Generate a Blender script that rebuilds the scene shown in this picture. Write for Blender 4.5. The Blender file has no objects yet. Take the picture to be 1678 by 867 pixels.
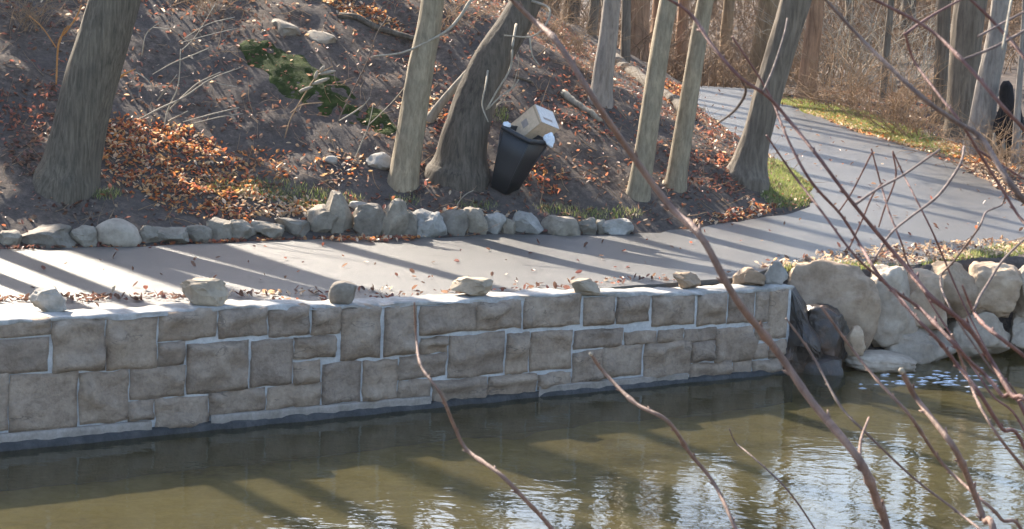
import bpy, math, random
import numpy as np
from mathutils import Vector, Matrix, noise as mnoise
from mathutils.geometry import delaunay_2d_cdt

SC = bpy.context.scene
COL = SC.collection
rnd = random.Random(7)
rng = np.random.default_rng(7)
R = math.radians

# ------------------------------------------------------------------ camera
W, H, F = 1678.0, 867.0, 3500.0
CAMZ = 5.1
ROLL = R(2.5)
PITCH = math.atan(518.5 / F)
cp, sp = math.cos(PITCH), math.sin(PITCH)
FWD = np.array([0, cp, -sp]); UP0 = np.array([0, sp, cp]); RT0 = np.array([1.0, 0, 0])
CR, SR = math.cos(ROLL), math.sin(ROLL)
CU = CR * UP0 - SR * RT0
CRT = CR * RT0 + SR * UP0
cam_d = bpy.data.cameras.new("camera")
cam = bpy.data.objects.new("camera", cam_d); COL.objects.link(cam)
cam.matrix_world = Matrix(((CRT[0], CU[0], -FWD[0], 0), (CRT[1], CU[1], -FWD[1], 0), (CRT[2], CU[2], -FWD[2], CAMZ), (0, 0, 0, 1)))
cam_d.sensor_width = 36; cam_d.lens = 36 * F / W
cam_d.clip_start = 0.1; cam_d.clip_end = 3000
cam_d.dof.use_dof = True; cam_d.dof.focus_distance = 26.5; cam_d.dof.aperture_fstop = 34
SC.camera = cam
SC.render.resolution_x, SC.render.resolution_y = 1024, 529

# ------------------------------------------------------------------ light
SUN_AZ = R(-35); SUN_EL = R(32)
world = bpy.data.worlds.new("World"); SC.world = world; world.use_nodes = True
wn = world.node_tree
bg = wn.nodes["Background"]
sky = wn.nodes.new("ShaderNodeTexSky"); sky.sky_type = 'NISHITA'; sky.sun_disc = False
sky.sun_elevation = SUN_EL; sky.sun_rotation = SUN_AZ; sky.air_density = 1.0; sky.dust_density = 1.6; sky.ozone_density = 1.0
wn.links.new(sky.outputs[0], bg.inputs[0]); bg.inputs[1].default_value = 0.125
sun_d = bpy.data.lights.new("sun", 'SUN'); sun_d.energy = 5.0; sun_d.angle = R(0.5); sun_d.color = (1.0, 0.89, 0.74)
sun = bpy.data.objects.new("sun", sun_d); COL.objects.link(sun)
SD = Vector((math.sin(SUN_AZ) * math.cos(SUN_EL), math.cos(SUN_AZ) * math.cos(SUN_EL), math.sin(SUN_EL)))
sun.rotation_euler = SD.to_track_quat('Z', 'Y').to_euler(); sun.location = (-20, 40, 40)
vs = SC.view_settings; vs.view_transform = 'Standard'; vs.look = 'None'; vs.gamma = 1.0; vs.use_curve_mapping = False
vs.exposure = 2.0
SC.cycles.max_bounces = 6; SC.cycles.transparent_max_bounces = 12
SC.cycles.sample_clamp_indirect = 6
SC.cycles.use_denoising = True

# ------------------------------------------------------------------ picture <-> place
def ray(px, py):
    return FWD + CRT * ((px - W / 2) / F) - CU * ((py - H / 2) / F)
def at_z(px, py, z):
    d = ray(px, py); t = (z - CAMZ) / d[2]
    return np.array([d[0] * t, d[1] * t, z])
def at_y(px, py, y):
    d = ray(px, py); t = y / d[1]
    return np.array([d[0] * t, y, CAMZ + d[2] * t])
def project(P):
    P = np.asarray(P, float) - np.array([0, 0, CAMZ])
    zz = P @ FWD
    return W / 2 + F * (P @ CRT) / zz, H / 2 - F * (P @ CU) / zz

# ------------------------------------------------------------------ numpy value noise
_perm = rng.random((256, 256))
def vnoise(x, y):
    xi = np.floor(x).astype(int); yi = np.floor(y).astype(int)
    fx = x - xi; fy = y - yi
    fx = fx * fx * (3 - 2 * fx); fy = fy * fy * (3 - 2 * fy)
    a = _perm[xi & 255, yi & 255]; b = _perm[(xi + 1) & 255, yi & 255]
    c = _perm[xi & 255, (yi + 1) & 255]; d = _perm[(xi + 1) & 255, (yi + 1) & 255]
    return (a * (1 - fx) + b * fx) * (1 - fy) + (c * (1 - fx) + d * fx) * fy - 0.5
def fbm(x, y, o=4):
    s = 0; a = 1.0
    for k in range(o):
        s = s + a * vnoise(x * 2 ** k + 17.3 * k, y * 2 ** k + 5.1 * k); a *= 0.5
    return s

# ------------------------------------------------------------------ plan of the place
WA = at_z(0, 737, 0)[:2]; WB = at_z(1290, 609, 0)[:2]
WD = (WB - WA) / np.linalg.norm(WB - WA); WN = np.array([WD[1], -WD[0]])       # WN points at the water
ULEN = float(np.linalg.norm(WB - WA))
def us(x, y):
    dx = x - WA[0]; dy = y - WA[1]
    return dx * WD[0] + dy * WD[1], -(dx * WN[0] + dy * WN[1])
def wall_hit(px, py):
    d = ray(px, py)
    den = d[0] * WN[0] + d[1] * WN[1]
    t = (WA[0] * WN[0] + WA[1] * WN[1]) / den
    P = d * t; u, s = us(P[0], P[1])
    return float(u), float(P[2] + CAMZ)
def wall_pt(u, z, out=0.0):
    p = WA + WD * u + WN * out
    return (p[0], p[1], z)

def zpath(y):
    t = np.clip(np.asarray(y, float) - 27, 0, 26)
    return 1.13 + 0.05 * (t - 1.2 * (1 - np.exp(-t / 1.2))) - 0.10 * np.clip(np.asarray(y, float) - 48.5, 0, 13)
def at_path(px, py):
    d = ray(px, py); z = 1.13
    for _ in range(40):
        t = (z - CAMZ) / d[2]; z = 0.5 * z + 0.5 * float(zpath(d[1] * t))
    t = (z - CAMZ) / d[2]
    return np.array([d[0] * t, d[1] * t])

inner_px = [(0, 409), (110, 407), (230, 405), (350, 398), (500, 393), (660, 391), (800, 386), (950, 386), (1030, 384),
            (1150, 374), (1240, 358), (1292, 348), (1322, 339), (1334, 325), (1328, 305), (1305, 283), (1262, 255), (1205, 222), (1165, 192), (1135, 167), (1120, 154)]
INNER = [at_path(*p) for p in inner_px]
INNER = [INNER[0] - WD * 60, INNER[0] - WD * 12] + INNER + [np.array([3.4, 56.0]), np.array([2.0, 70.0]), np.array([-4.0, 110.0]), np.array([-10, 400.])]
outer_px = [(1678, 338), (1620, 298), (1560, 268), (1500, 244), (1400, 214), (1330, 188), (1270, 166), (1200, 146)]
OUTER = [at_path(*p) for p in outer_px]
OUTER = [np.array([60.0, 26.0]), OUTER[0] + np.array([5.0, -1.2])] + OUTER + [np.array([5.4, 56.0]), np.array([3.2, 70.0]), np.array([-2.0, 110.0]), np.array([-7, 400.])]
near_px = [(1205, 455), (1290, 437), (1370, 432), (1440, 437), (1500, 435), (1560, 424), (1610, 408), (1678, 388)]
NEAR = [at_path(*p) for p in near_px]
bank_px = [(1290, 609), (1340, 608), (1400, 606), (1500, 607), (1600, 598), (1678, 588)]
BANK = np.array([us(*at_z(px, py, 0)[:2]) for px, py in bank_px])
BU = np.concatenate([[-500, BANK[0, 0] - 0.01], BANK[1:, 0], [BANK[-1, 0] + 8, 500]])
BS = np.concatenate([[0, 0], BANK[1:, 1], [BANK[-1, 1] - 2.0, BANK[-1, 1] - 2.0]])

def poly_dist(x, y, pts):
    best = np.full(x.shape, 1e9)
    for a, b in zip(pts[:-1], pts[1:]):
        ab = b - a; L2 = ab @ ab
        t = np.clip(((x - a[0]) * ab[0] + (y - a[1]) * ab[1]) / L2, 0, 1)
        best = np.minimum(best, np.hypot(x - a[0] - t * ab[0], y - a[1] - t * ab[1]))
    return best
def inside(x, y, poly):
    c = np.zeros(x.shape, bool); n = len(poly)
    for i in range(n):
        x1, y1 = poly[i]; x2, y2 = poly[(i + 1) % n]
        if y1 == y2: continue
        k = ((y1 > y) != (y2 > y)) & (x < (x2 - x1) * (y - y1) / (y2 - y1) + x1)
        c ^= k
    return c
HILL_POLY = INNER + [np.array([-600, 400.]), np.array([-600, INNER[0][1]])]
RIGHT_POLY = OUTER + [np.array([700, 400.]), np.array([700, 26.])]
_e0 = [WA - WD * 40 - WN * .5, WA + WD * ULEN - WN * .5] + NEAR + [NEAR[-1] + np.array([5.0, -1.6]), np.array([50.0, 22.0])]
PATH_RAW = _e0 + OUTER + INNER[::-1]
def terrain(x, y):
    x = np.asarray(x, float); y = np.asarray(y, float)
    u, s = us(x, y)
    sb = np.interp(u, BU, BS); sd = s - sb
    zp = zpath(y)
    inp = inside(x, y, PATH_RAW)
    land = np.where(inp | (u < ULEN - .3), zp - 0.035, zp + .006 + .04 * fbm(x * 3, y * 3, 3))
    hin = inside(x, y, HILL_POLY); di = poly_dist(x, y, INNER)
    g = 0.46 * np.minimum(di, 6) + 0.535 * np.clip(di - 6, 0, 18) + 0.25 * np.clip(di - 22, 0, 60) + 0.05 * np.clip(di - 82, 0, 600)
    amp = np.clip(di / 1.2, 0, 1)
    hillz = zp - 0.02 + g + amp * (0.16 * fbm(x * 0.55, y * 0.55, 4) + 0.10 * fbm(x * 2.3 + 9, y * 2.3, 3)) + np.clip(di - 10, 0, 20) * 0.08 * fbm(x * .1, y * .1, 3)
    land = np.where(hin, hillz, land)
    rin = inside(x, y, RIGHT_POLY); do = poly_dist(x, y, OUTER)
    gr = 0.10 * np.minimum(do, 8) + 0.13 * np.clip(do - 8, 0, 40) + 0.05 * np.clip(do - 48, 0, 500)
    land = np.where(rin, zp - 0.02 + 0.10 * np.clip(y - 48.5, 0, 13) * np.clip(do / 4, 0, 1) + gr + np.clip(do / 1.0, 0, 1) * 0.10 * fbm(x * 1.1, y * 1.1, 4), land)
    bed = -0.42 + 0.10 * fbm(x * 1.3, y * 1.3, 4) + 0.05 * fbm(x * 4, y * 4, 2)
    wallzone = u <= ULEN + 0.05
    t = np.where(wallzone, np.clip((sd - 0.10) / 0.26, 0, 1), np.clip((sd - 0.62) / 0.4, 0, 1))
    low = np.where(wallzone, 0.055, 0.0)
    far = bed * (1 - t) + (land - low * (t > 0.98)) * t
    nb = np.clip((-11 - s), 0, 8.5) * 0.412 + np.clip(-19.5 - s, 0, 300) * 0.01
    z = np.where(sd > -0.4, far, bed)
    near = nb - 0.3 + 0.25 * np.clip((-10 - s) * 2, 0, 1) + 0.06 * fbm(x * 1.5, y * 1.5, 3)
    return np.where(s < -10, np.maximum(bed * np.clip((s + 11.2) / 1.2, 0, 1) + near * np.clip((-10 - s) / 1.2, 0, 1), bed), z)
def tz(x, y): return float(terrain(np.array([x]), np.array([y]))[0])
_T = np.arange(17, 130, 0.04)
def on_ground(px, py):
    d = ray(px, py) / ray(px, py)[1]
    X = d[0] * _T; Z = CAMZ + d[2] * _T
    k = np.where(Z < terrain(X, _T))[0]
    i = k[0] if len(k) else len(_T) - 1
    return np.array([X[i], _T[i], terrain(X[i:i + 1], _T[i:i + 1])[0]])

# ------------------------------------------------------------------ object helpers
def put(name, me, m=None, parent=None, smooth=True):
    o = bpy.data.objects.new(name, me); COL.objects.link(o)
    if m is not None and not me.materials: me.materials.append(m)
    if parent is not None: o.parent = parent
    return o
def tag(o, label=None, cat=None, group=None, kind=None):
    if label: o['label'] = label
    if cat: o['category'] = cat
    if group: o['group'] = group
    if kind: o['kind'] = kind
    return o
def empty(name, loc):
    o = bpy.data.objects.new(name, None); COL.objects.link(o); o.location = Vector([float(c) for c in loc]); o.empty_display_size = .2
    return o
def mesh_np(name, V, Fc, smooth=True):
    """V (n,3); Fc list of arrays (k,3) or (k,4)"""
    me = bpy.data.meshes.new(name)
    V = np.asarray(V, np.float32)
    me.vertices.add(len(V)); me.vertices.foreach_set("co", V.ravel())
    arrs = [np.asarray(f, np.int32) for f in (Fc if isinstance(Fc, list) else [Fc]) if len(f)]
    loops = np.concatenate([a.ravel() for a in arrs])
    sizes = np.concatenate([np.full(len(a), a.shape[1], np.int32) for a in arrs])
    starts = np.concatenate([[0], np.cumsum(sizes)[:-1]]).astype(np.int32)
    me.loops.add(len(loops)); me.loops.foreach_set("vertex_index", loops)
    me.polygons.add(len(sizes)); me.polygons.foreach_set("loop_start", starts)
    me.polygons.foreach_set("use_smooth", np.full(len(sizes), smooth))
    me.update(calc_edges=True); me.validate()
    return me
class MB:
    def __init__(s): s.v = []; s.q = []; s.t = []; s.n = 0
    def add(s, V, Q=None, T=None):
        V = np.asarray(V, float)
        if Q is not None and len(Q): s.q.append(np.asarray(Q) + s.n)
        if T is not None and len(T): s.t.append(np.asarray(T) + s.n)
        s.v.append(V); s.n += len(V)
    def tube(s, P, r, k=6, cap=True):
        P = np.asarray(P, float); n = len(P)
        r = np.asarray(r, float) * np.ones(n)
        T = np.gradient(P, axis=0); T /= np.linalg.norm(T, axis=1)[:, None] + 1e-9
        ref = np.array([0.13, 0.31, 0.94]) if abs(T[0][2]) < .8 else np.array([.9, .3, .1])
        A = np.cross(T, ref); A /= np.linalg.norm(A, axis=1)[:, None] + 1e-9
        B = np.cross(T, A)
        a = np.arange(k) * 2 * math.pi / k
        V = P[:, None, :] + r[:, None, None] * (np.cos(a)[None, :, None] * A[:, None, :] + np.sin(a)[None, :, None] * B[:, None, :])
        V = V.reshape(-1, 3)
        i = np.arange(n - 1)[:, None] * k; j = np.arange(k)[None, :]; j2 = (j + 1) % k
        Q = np.stack([i + j, i + j2, i + k + j2, i + k + j], -1).reshape(-1, 4)
        Tn = []
        if cap:
            V = np.vstack([V, P[0], P[-1]]); c0 = n * k
            jj = np.arange(k)
            Tn = np.vstack([np.stack([np.full(k, c0), (jj + 1) % k, jj], -1), np.stack([np.full(k, c0 + 1), (n - 1) * k + jj, (n - 1) * k + (jj + 1) % k], -1)])
        s.add(V, Q, Tn)
    def build(s, name, m, parent=None, origin=None, smooth=True):
        V = np.vstack(s.v)
        if origin is not None: V = V - np.asarray(origin)
        fl = []
        if s.q: fl.append(np.vstack(s.q))
        if s.t: fl.append(np.vstack(s.t))
        return put(name, mesh_np(name, V, fl, smooth), m, parent)
def spline(P, per=6):
    """Catmull-Rom through P (n,d)"""
    P = np.asarray(P, float)
    if len(P) < 3: return np.array([P[0] + (P[-1] - P[0]) * t for t in np.linspace(0, 1, per + 1)])
    Q = np.vstack([2 * P[0] - P[1], P, 2 * P[-1] - P[-2]]); out = []
    for i in range(1, len(Q) - 2):
        for t in np.arange(per) / per:
            out.append(0.5 * ((2 * Q[i]) + (-Q[i - 1] + Q[i + 1]) * t + (2 * Q[i - 1] - 5 * Q[i] + 4 * Q[i + 1] - Q[i + 2]) * t * t + (-Q[i - 1] + 3 * Q[i] - 3 * Q[i + 1] + Q[i + 2]) * t ** 3))
    out.append(P[-1]); return np.array(out)

# ------------------------------------------------------------------ materials
def nodes(name):
    m = bpy.data.materials.new(name); m.use_nodes = True
    nt = m.node_tree; return m, nt, nt.nodes["Principled BSDF"]
def N(nt, t, **kw):
    n = nt.nodes.new(t)
    for k, v in kw.items(): setattr(n, k, v)
    return n
def ramp(nt, fac, stops):
    r = N(nt, "ShaderNodeValToRGB"); nt.links.new(fac, r.inputs[0])
    e = r.color_ramp.elements
    while len(e) < len(stops): e.new(0.5)
    for i, (p, c) in enumerate(stops): e[i].position = p; e[i].color = (*c, 1)
    return r.outputs[0]
def tex(nt, scale, detail=5, rough=.6, stretch=None, coord='Object', dist=0.0):
    v = N(nt, "ShaderNodeNewGeometry").outputs['Position'] if coord == 'World' else N(nt, "ShaderNodeTexCoord").outputs[coord]
    if coord == 'Object':                             # no two pieces show the same patch of grain
        oi = N(nt, "ShaderNodeObjectInfo"); sc_ = N(nt, "ShaderNodeVectorMath", operation='MULTIPLY_ADD'); sc_.inputs[1].default_value = (1, 1, 1)
        cb_ = N(nt, "ShaderNodeCombineXYZ"); mu = N(nt, "ShaderNodeMath", operation='MULTIPLY'); mu.inputs[1].default_value = 60; nt.links.new(oi.outputs['Random'], mu.inputs[0])
        nt.links.new(mu.outputs[0], cb_.inputs[0]); nt.links.new(mu.outputs[0], cb_.inputs[1]); nt.links.new(v, sc_.inputs[0]); nt.links.new(cb_.outputs[0], sc_.inputs[2]); v = sc_.outputs[0]
    if stretch:
        mp = N(nt, "ShaderNodeMapping"); mp.inputs['Scale'].default_value = stretch; nt.links.new(v, mp.inputs[0]); v = mp.outputs[0]
    n = N(nt, "ShaderNodeTexNoise"); n.inputs['Scale'].default_value = scale; n.inputs['Detail'].default_value = detail
    n.inputs['Roughness'].default_value = rough; n.inputs['Distortion'].default_value = dist
    nt.links.new(v, n.inputs['Vector']); return n.outputs['Fac']
def mixc(nt, fac, a, b, mode='MIX'):
    x = N(nt, "ShaderNodeMix", data_type='RGBA', blend_type=mode)
    for s, v in ((x.inputs[0], fac), (x.inputs[6], a), (x.inputs[7], b)):
        if hasattr(v, 'links'): nt.links.new(v, s)
        else: s.default_value = v if not isinstance(v, tuple) else (*v, 1)
    return x.outputs[2]
def bump(nt, bs, h, strength=.5, dist=.02):
    b = N(nt, "ShaderNodeBump"); b.inputs['Strength'].default_value = strength; b.inputs['Distance'].default_value = dist
    nt.links.new(h, b.inputs['Height']); nt.links.new(b.outputs[0], bs.inputs['Normal']); return b
def rocky(name, c1, c2, c3, scale=3, rough=.9, bmp=.6, bd=.02, vary=.25, coord='Object', spec=.3):
    m, nt, bs = nodes(name)
    f = tex(nt, scale, 7, .65, coord=coord); f2 = tex(nt, scale * 5.3, 6, .7, coord=coord)
    c = ramp(nt, f, [(.30, c1), (.52, c2), (.72, c3)])
    c = mixc(nt, .5, c, ramp(nt, f2, [(.3, (.62, .62, .62)), (.6, (1.12, 1.12, 1.12))]), 'MULTIPLY')
    oi = N(nt, "ShaderNodeObjectInfo")
    v = ramp(nt, oi.outputs['Random'], [(0, (1 - vary, 1 - vary, 1 - vary * .9)), (.5, (1, 1, 1)), (1, (1 + vary * .7, 1 + vary * .6, 1 + vary * .45))])
    c = mixc(nt, 1.0, c, v, 'MULTIPLY')
    nt.links.new(c, bs.inputs['Base Color']); bs.inputs['Roughness'].default_value = rough; bs.inputs['Specular IOR Level'].default_value = spec
    bump(nt, bs, f2, bmp, bd); return m
def bark(name, c1, c2, scale=14, sz=.14, bmp=.9, moss=None):
    m, nt, bs = nodes(name)
    f = tex(nt, scale, 6, .7, (1, 1, sz), dist=.4); f2 = tex(nt, 2.2, 4, .6)
    c = ramp(nt, f, [(.32, c1), (.62, c2)])
    c = mixc(nt, .7, c, ramp(nt, f2, [(.3, (.7, .7, .7)), (.7, (1.2, 1.18, 1.12))]), 'MULTIPLY')
    if moss: c = mixc(nt, ramp(nt, tex(nt, 1.6, 5, .7), [(.5, (0, 0, 0)), (.66, (1, 1, 1))]), c, moss)
    nt.links.new(c, bs.inputs['Base Color']); bs.inputs['Roughness'].default_value = .62 if 'olive' in name or 'stem' in name else .88; bs.inputs['Specular IOR Level'].default_value = .4 if 'olive' in name or 'stem' in name else .2
    bump(nt, bs, f, bmp, .03); return m

M = {}
M['block'] = rocky('sandstone', (.24, .183, .137), (.325, .256, .196), (.405, .325, .25), 3.4, .92, 1.0, .035, .15, spec=.2)
M['ledge'] = rocky('ledge_mortar', (.22, .19, .155), (.30, .26, .22), (.38, .335, .29), 5, .95, .5, .01, .02)
_nt = M['block'].node_tree; _bs = _nt.nodes["Principled BSDF"]; _src = _bs.inputs['Base Color'].links[0].from_socket
_c = mixc(_nt, .55, _src, ramp(_nt, tex(_nt, 5.5, 7, .72, (1, 1, 1.8), dist=.8), [(.30, (.55, .52, .50)), (.5, (1, 1, 1)), (.68, (1.18, 1.15, 1.1))]), 'MULTIPLY')
_c = mixc(_nt, ramp(_nt, tex(_nt, 1.9, 4, .5, (1, 1, 2.6), dist=.5), [(.335, (0, 0, 0)), (.35, (.6, .6, .6)), (.365, (0, 0, 0))]), _c, (.09, .072, .058))
_nt.links.new(_c, _bs.inputs['Base Color'])
M['mortar'] = rocky('mortar', (.34, .335, .325), (.44, .435, .42), (.52, .51, .49), 5, .95, .5, .01, .02)
M['cap'] = rocky('cap_mortar', (.20, .185, .16), (.34, .32, .29), (.46, .435, .40), 4, .95, .5, .012, .05)
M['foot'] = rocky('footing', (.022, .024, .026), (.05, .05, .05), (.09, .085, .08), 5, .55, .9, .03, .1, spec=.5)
M['rock_grey'] = rocky('grey_stone', (.15, .125, .096), (.23, .195, .152), (.31, .27, .215), 4, .9, .7, .02, .22)
M['rock_pale'] = rocky('pale_stone', (.20, .183, .158), (.295, .272, .238), (.39, .36, .32), 4, .9, .6, .02, .12)
M['rock_tan'] = rocky('tan_stone', (.19, .15, .11), (.29, .235, .17), (.38, .31, .23), 3, .9, .7, .02, .15)
M['boulder'] = rocky('boulder_stone', (.23, .158, .10), (.38, .28, .19), (.48, .375, .265), 2.4, .85, .6, .025, .14)
M['boulder_grey'] = rocky('grey_boulder_stone', (.22, .175, .13), (.35, .288, .222), (.45, .38, .30), 2.2, .85, .6, .025, .12)
M['boulder_brown'] = rocky('brown_boulder_stone', (.17, .115, .072), (.27, .195, .13), (.34, .255, .175), 2.5, .85, .6, .025, .1)
M['wet'] = rocky('wet_stone', (.014, .014, .014), (.05, .034, .024), (.17, .085, .042), 1.6, .35, .7, .03, .1, spec=.55)
M['bark_dark'] = bark('dark_bark', (.055, .046, .036), (.15, .125, .095), 30, .07, .7)
M['bark_olive'] = bark('olive_bark', (.135, .106, .068), (.27, .22, .15), 20, .25, .5)
M['bark_old'] = bark('old_bark', (.045, .038, .031), (.12, .10, .08), 22, .09, .7)
M['bark_grey'] = bark('grey_bark', (.14, .122, .108), (.28, .245, .215), 14, .2, .7)
M['bark_red'] = bark('reddish_bark', (.16, .095, .06), (.33, .20, .125), 14, .1, .8)
M['bark_brown'] = bark('brown_bark', (.13, .09, .055), (.27, .19, .115), 14, .12, .9)
M['bark_mid'] = bark('grey_brown_bark', (.08, .064, .05), (.175, .145, .115), 14, .12, .9)
M['log'] = bark('weathered_log', (.16, .14, .11), (.33, .29, .23), 14, .2, .7)
M['twig_pale'] = bark('pale_twig', (.20, .175, .14), (.36, .32, .26), 40, .3, .3)
M['twig_tan'] = bark('tan_twig', (.17, .105, .062), (.35, .235, .145), 40, .3, .3)
M['undergrowth'] = bark('undergrowth_twig', (.115, .072, .046), (.24, .158, .10), 40, .3, .3)
M['twig_dark'] = bark('dark_twig', (.06, .045, .04), (.12, .095, .08), 40, .3, .3)
M['twig_orange'] = bark('orange_twig', (.34, .14, .04), (.48, .24, .09), 40, .3, .3)
M['stem_red'] = bark('red_stem', (.10, .048, .044), (.19, .10, .086), 60, .25, .4)
M['stem_brown'] = bark('brown_stem', (.125, .078, .064), (.24, .155, .122), 60, .25, .4)
M['stem_grey'] = bark('grey_stem', (.10, .068, .06), (.19, .135, .115), 60, .25, .4)
M['black'] = bark('near_black_bark', (.004, .004, .005), (.014, .013, .015), 9, .3, 1.0)
for k in ('stem_red', 'stem_brown', 'stem_grey'):
    b_ = M[k].node_tree.nodes["Principled BSDF"]; b_.inputs['Roughness'].default_value = .68; b_.inputs['Specular IOR Level'].default_value = .25

def soil():
    m, nt, bs = nodes('soil')
    f = tex(nt, .7, 6, .65, coord='World'); f2 = tex(nt, 9, 8, .75, coord='World'); f3 = tex(nt, 30, 6, .8, coord='World')
    c = ramp(nt, f2, [(.30, (.042, .034, .030)), (.5, (.098, .079, .067)), (.62, (.155, .122, .10)), (.75, (.28, .22, .175))])
    c = mixc(nt, ramp(nt, f, [(.42, (0, 0, 0)), (.62, (.75, .75, .75))]), c, (.080, .071, .068))
    c = mixc(nt, .6, c, ramp(nt, f3, [(.3, (.5, .5, .5)), (.65, (1.35, 1.3, 1.25))]), 'MULTIPLY')
    # silty olive where the ground lies under water
    g = N(nt, "ShaderNodeNewGeometry"); sx = N(nt, "ShaderNodeSeparateXYZ"); nt.links.new(g.outputs['Position'], sx.inputs[0])
    mr = N(nt, "ShaderNodeMapRange"); mr.inputs[1].default_value = -.05; mr.inputs[2].default_value = .12; mr.inputs[3].default_value = 1; mr.inputs[4].default_value = 0
    nt.links.new(sx.outputs[2], mr.inputs[0])
    bedc = ramp(nt, tex(nt, .75, 6, .7, coord='World'), [(.3, (.09, .075, .03)), (.5, (.46, .37, .14)), (.68, (.78, .62, .27))])
    c = mixc(nt, mr.outputs[0], c, bedc)
    nt.links.new(c, bs.inputs['Base Color']); bs.inputs['Roughness'].default_value = .95; bs.inputs['Specular IOR Level'].default_value = .1
    bump(nt, bs, f2, .9, .05); return m
M['soil'] = soil()
def asphalt():
    m, nt, bs = nodes('asphalt')
    f = tex(nt, .8, 5, .6, coord='World'); f2 = tex(nt, 90, 3, .7, coord='World'); f3 = tex(nt, 6, 6, .7, coord='World')
    c = ramp(nt, f, [(.3, (.050, .048, .046)), (.7, (.082, .077, .070))])
    c = mixc(nt, .7, c, ramp(nt, f2, [(.3, (.6, .6, .6)), (.7, (1.3, 1.3, 1.3))]), 'MULTIPLY')
    c = mixc(nt, .4, c, ramp(nt, f3, [(.3, (.75, .75, .75)), (.7, (1.15, 1.15, 1.15))]), 'MULTIPLY')
    vo = N(nt, "ShaderNodeTexVoronoi", feature='DISTANCE_TO_EDGE'); vo.inputs['Scale'].default_value = .42
    pos = N(nt, "ShaderNodeNewGeometry").outputs['Position']; nz = N(nt, "ShaderNodeTexNoise"); nz.inputs['Scale'].default_value = 1.7; nz.inputs['Detail'].default_value = 6
    nt.links.new(pos, nz.inputs['Vector']); va = N(nt, "ShaderNodeVectorMath", operation='MULTIPLY_ADD'); nt.links.new(nz.outputs['Color'], va.inputs[0]); va.inputs[1].default_value = (1.1, 1.1, 0); nt.links.new(pos, va.inputs[2])
    nt.links.new(va.outputs[0], vo.inputs['Vector'])
    c = mixc(nt, ramp(nt, vo.outputs['Distance'], [(.0, (.75, .75, .75)), (.012, (0, 0, 0))]), c, (.03, .028, .026))
    c = mixc(nt, ramp(nt, tex(nt, 2.6, 6, .75, coord='World', dist=.6), [(.56, (0, 0, 0)), (.72, (.6, .6, .6))]), c, (.10, .09, .076))
    nt.links.new(c, bs.inputs['Base Color']); bs.inputs['Roughness'].default_value = .40; bs.inputs['Specular IOR Level'].default_value = .52
    bump(nt, bs, f2, .8, .010); return m
M['asphalt'] = asphalt()
def leafy(name, trans=.5, rough=.6):
    m, nt, bs = nodes(name)
    at = N(nt, "ShaderNodeAttribute"); at.attribute_name = 'col'
    n = tex(nt, 30, 3, .6, coord='World')
    c = mixc(nt, .5, at.outputs['Color'], ramp(nt, n, [(.3, (.6, .6, .6)), (.7, (1.25, 1.25, 1.25))]), 'MULTIPLY')
    nt.links.new(c, bs.inputs['Base Color']); bs.inputs['Roughness'].default_value = rough
    tr = N(nt, "ShaderNodeBsdfTranslucent"); nt.links.new(c, tr.inputs[0])
    mx = N(nt, "ShaderNodeMixShader"); mx.inputs[0].default_value = trans
    nt.links.new(bs.outputs[0], mx.inputs[1]); nt.links.new(tr.outputs[0], mx.inputs[2])
    nt.links.new(mx.outputs[0], nt.nodes['Material Output'].inputs[0]); return m
M['leaf'] = leafy('dead_leaf', .48, .5)
M['grass'] = leafy('grass_blade', .45, .6)
def water():
    m, nt, bs = nodes('water')
    out = nt.nodes['Material Output']
    n1 = tex(nt, 1.0, 3, .55, (1.6, 3.2, 1), coord='World', dist=.4)
    n2 = tex(nt, 1.0, 2, .5, (6, 11, 1), coord='World', dist=.3)
    ad = N(nt, "ShaderNodeMath", operation='MULTIPLY_ADD'); nt.links.new(n2, ad.inputs[0]); ad.inputs[1].default_value = .30; nt.links.new(n1, ad.inputs[2])
    b = N(nt, "ShaderNodeBump"); b.inputs['Strength'].default_value = 1.0; b.inputs['Distance'].default_value = .0075
    nt.links.new(ad.outputs[0], b.inputs['Height'])
    fr = N(nt, "ShaderNodeFresnel"); fr.inputs[0].default_value = 1.6; nt.links.new(b.outputs[0], fr.inputs['Normal'])
    gl = N(nt, "ShaderNodeBsdfGlossy"); gl.inputs['Roughness'].default_value = .04; nt.links.new(b.outputs[0], gl.inputs['Normal'])
    tp = N(nt, "ShaderNodeBsdfTransparent"); tp.inputs[0].default_value = (.88, .82, .60, 1)
    bs.inputs['Base Color'].default_value = (.17, .145, .07, 1); bs.inputs['Roughness'].default_value = .9; bs.inputs['Specular IOR Level'].default_value = 0
    m1 = N(nt, "ShaderNodeMixShader"); m1.inputs[0].default_value = .24
    nt.links.new(tp.outputs[0], m1.inputs[1]); nt.links.new(bs.outputs[0], m1.inputs[2])
    m2 = N(nt, "ShaderNodeMixShader"); nt.links.new(fr.outputs[0], m2.inputs[0]); nt.links.new(m1.outputs[0], m2.inputs[1]); nt.links.new(gl.outputs[0], m2.inputs[2])
    nt.links.new(m2.outputs[0], out.inputs[0]); return m
M['water'] = water()
def plain(name, c, rough=.6, bmp=0, sc=20, spec=.5):
    m, nt, bs = nodes(name)
    f = tex(nt, sc, 5, .65)
    nt.links.new(mixc(nt, .6, c, ramp(nt, f, [(.3, (.72, .72, .72)), (.7, (1.2, 1.2, 1.2))]), 'MULTIPLY'), bs.inputs['Base Color'])
    bs.inputs['Roughness'].default_value = rough; bs.inputs['Specular IOR Level'].default_value = spec
    if bmp: bump(nt, bs, f, bmp, .01)
    return m
M['bin'] = plain('black_bin_plastic', (.016, .019, .023), .5, .2)
M['bin_rim'] = plain('bin_rim_plastic', (.02, .023, .028), .5, .1)
M['card'] = plain('cardboard', (.62, .46, .32), .85, .2)
M['card_white'] = plain('white_card', (.62, .58, .55), .8, .15)
M['tape'] = plain('parcel_tape', (.40, .29, .19), .35)
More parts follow.
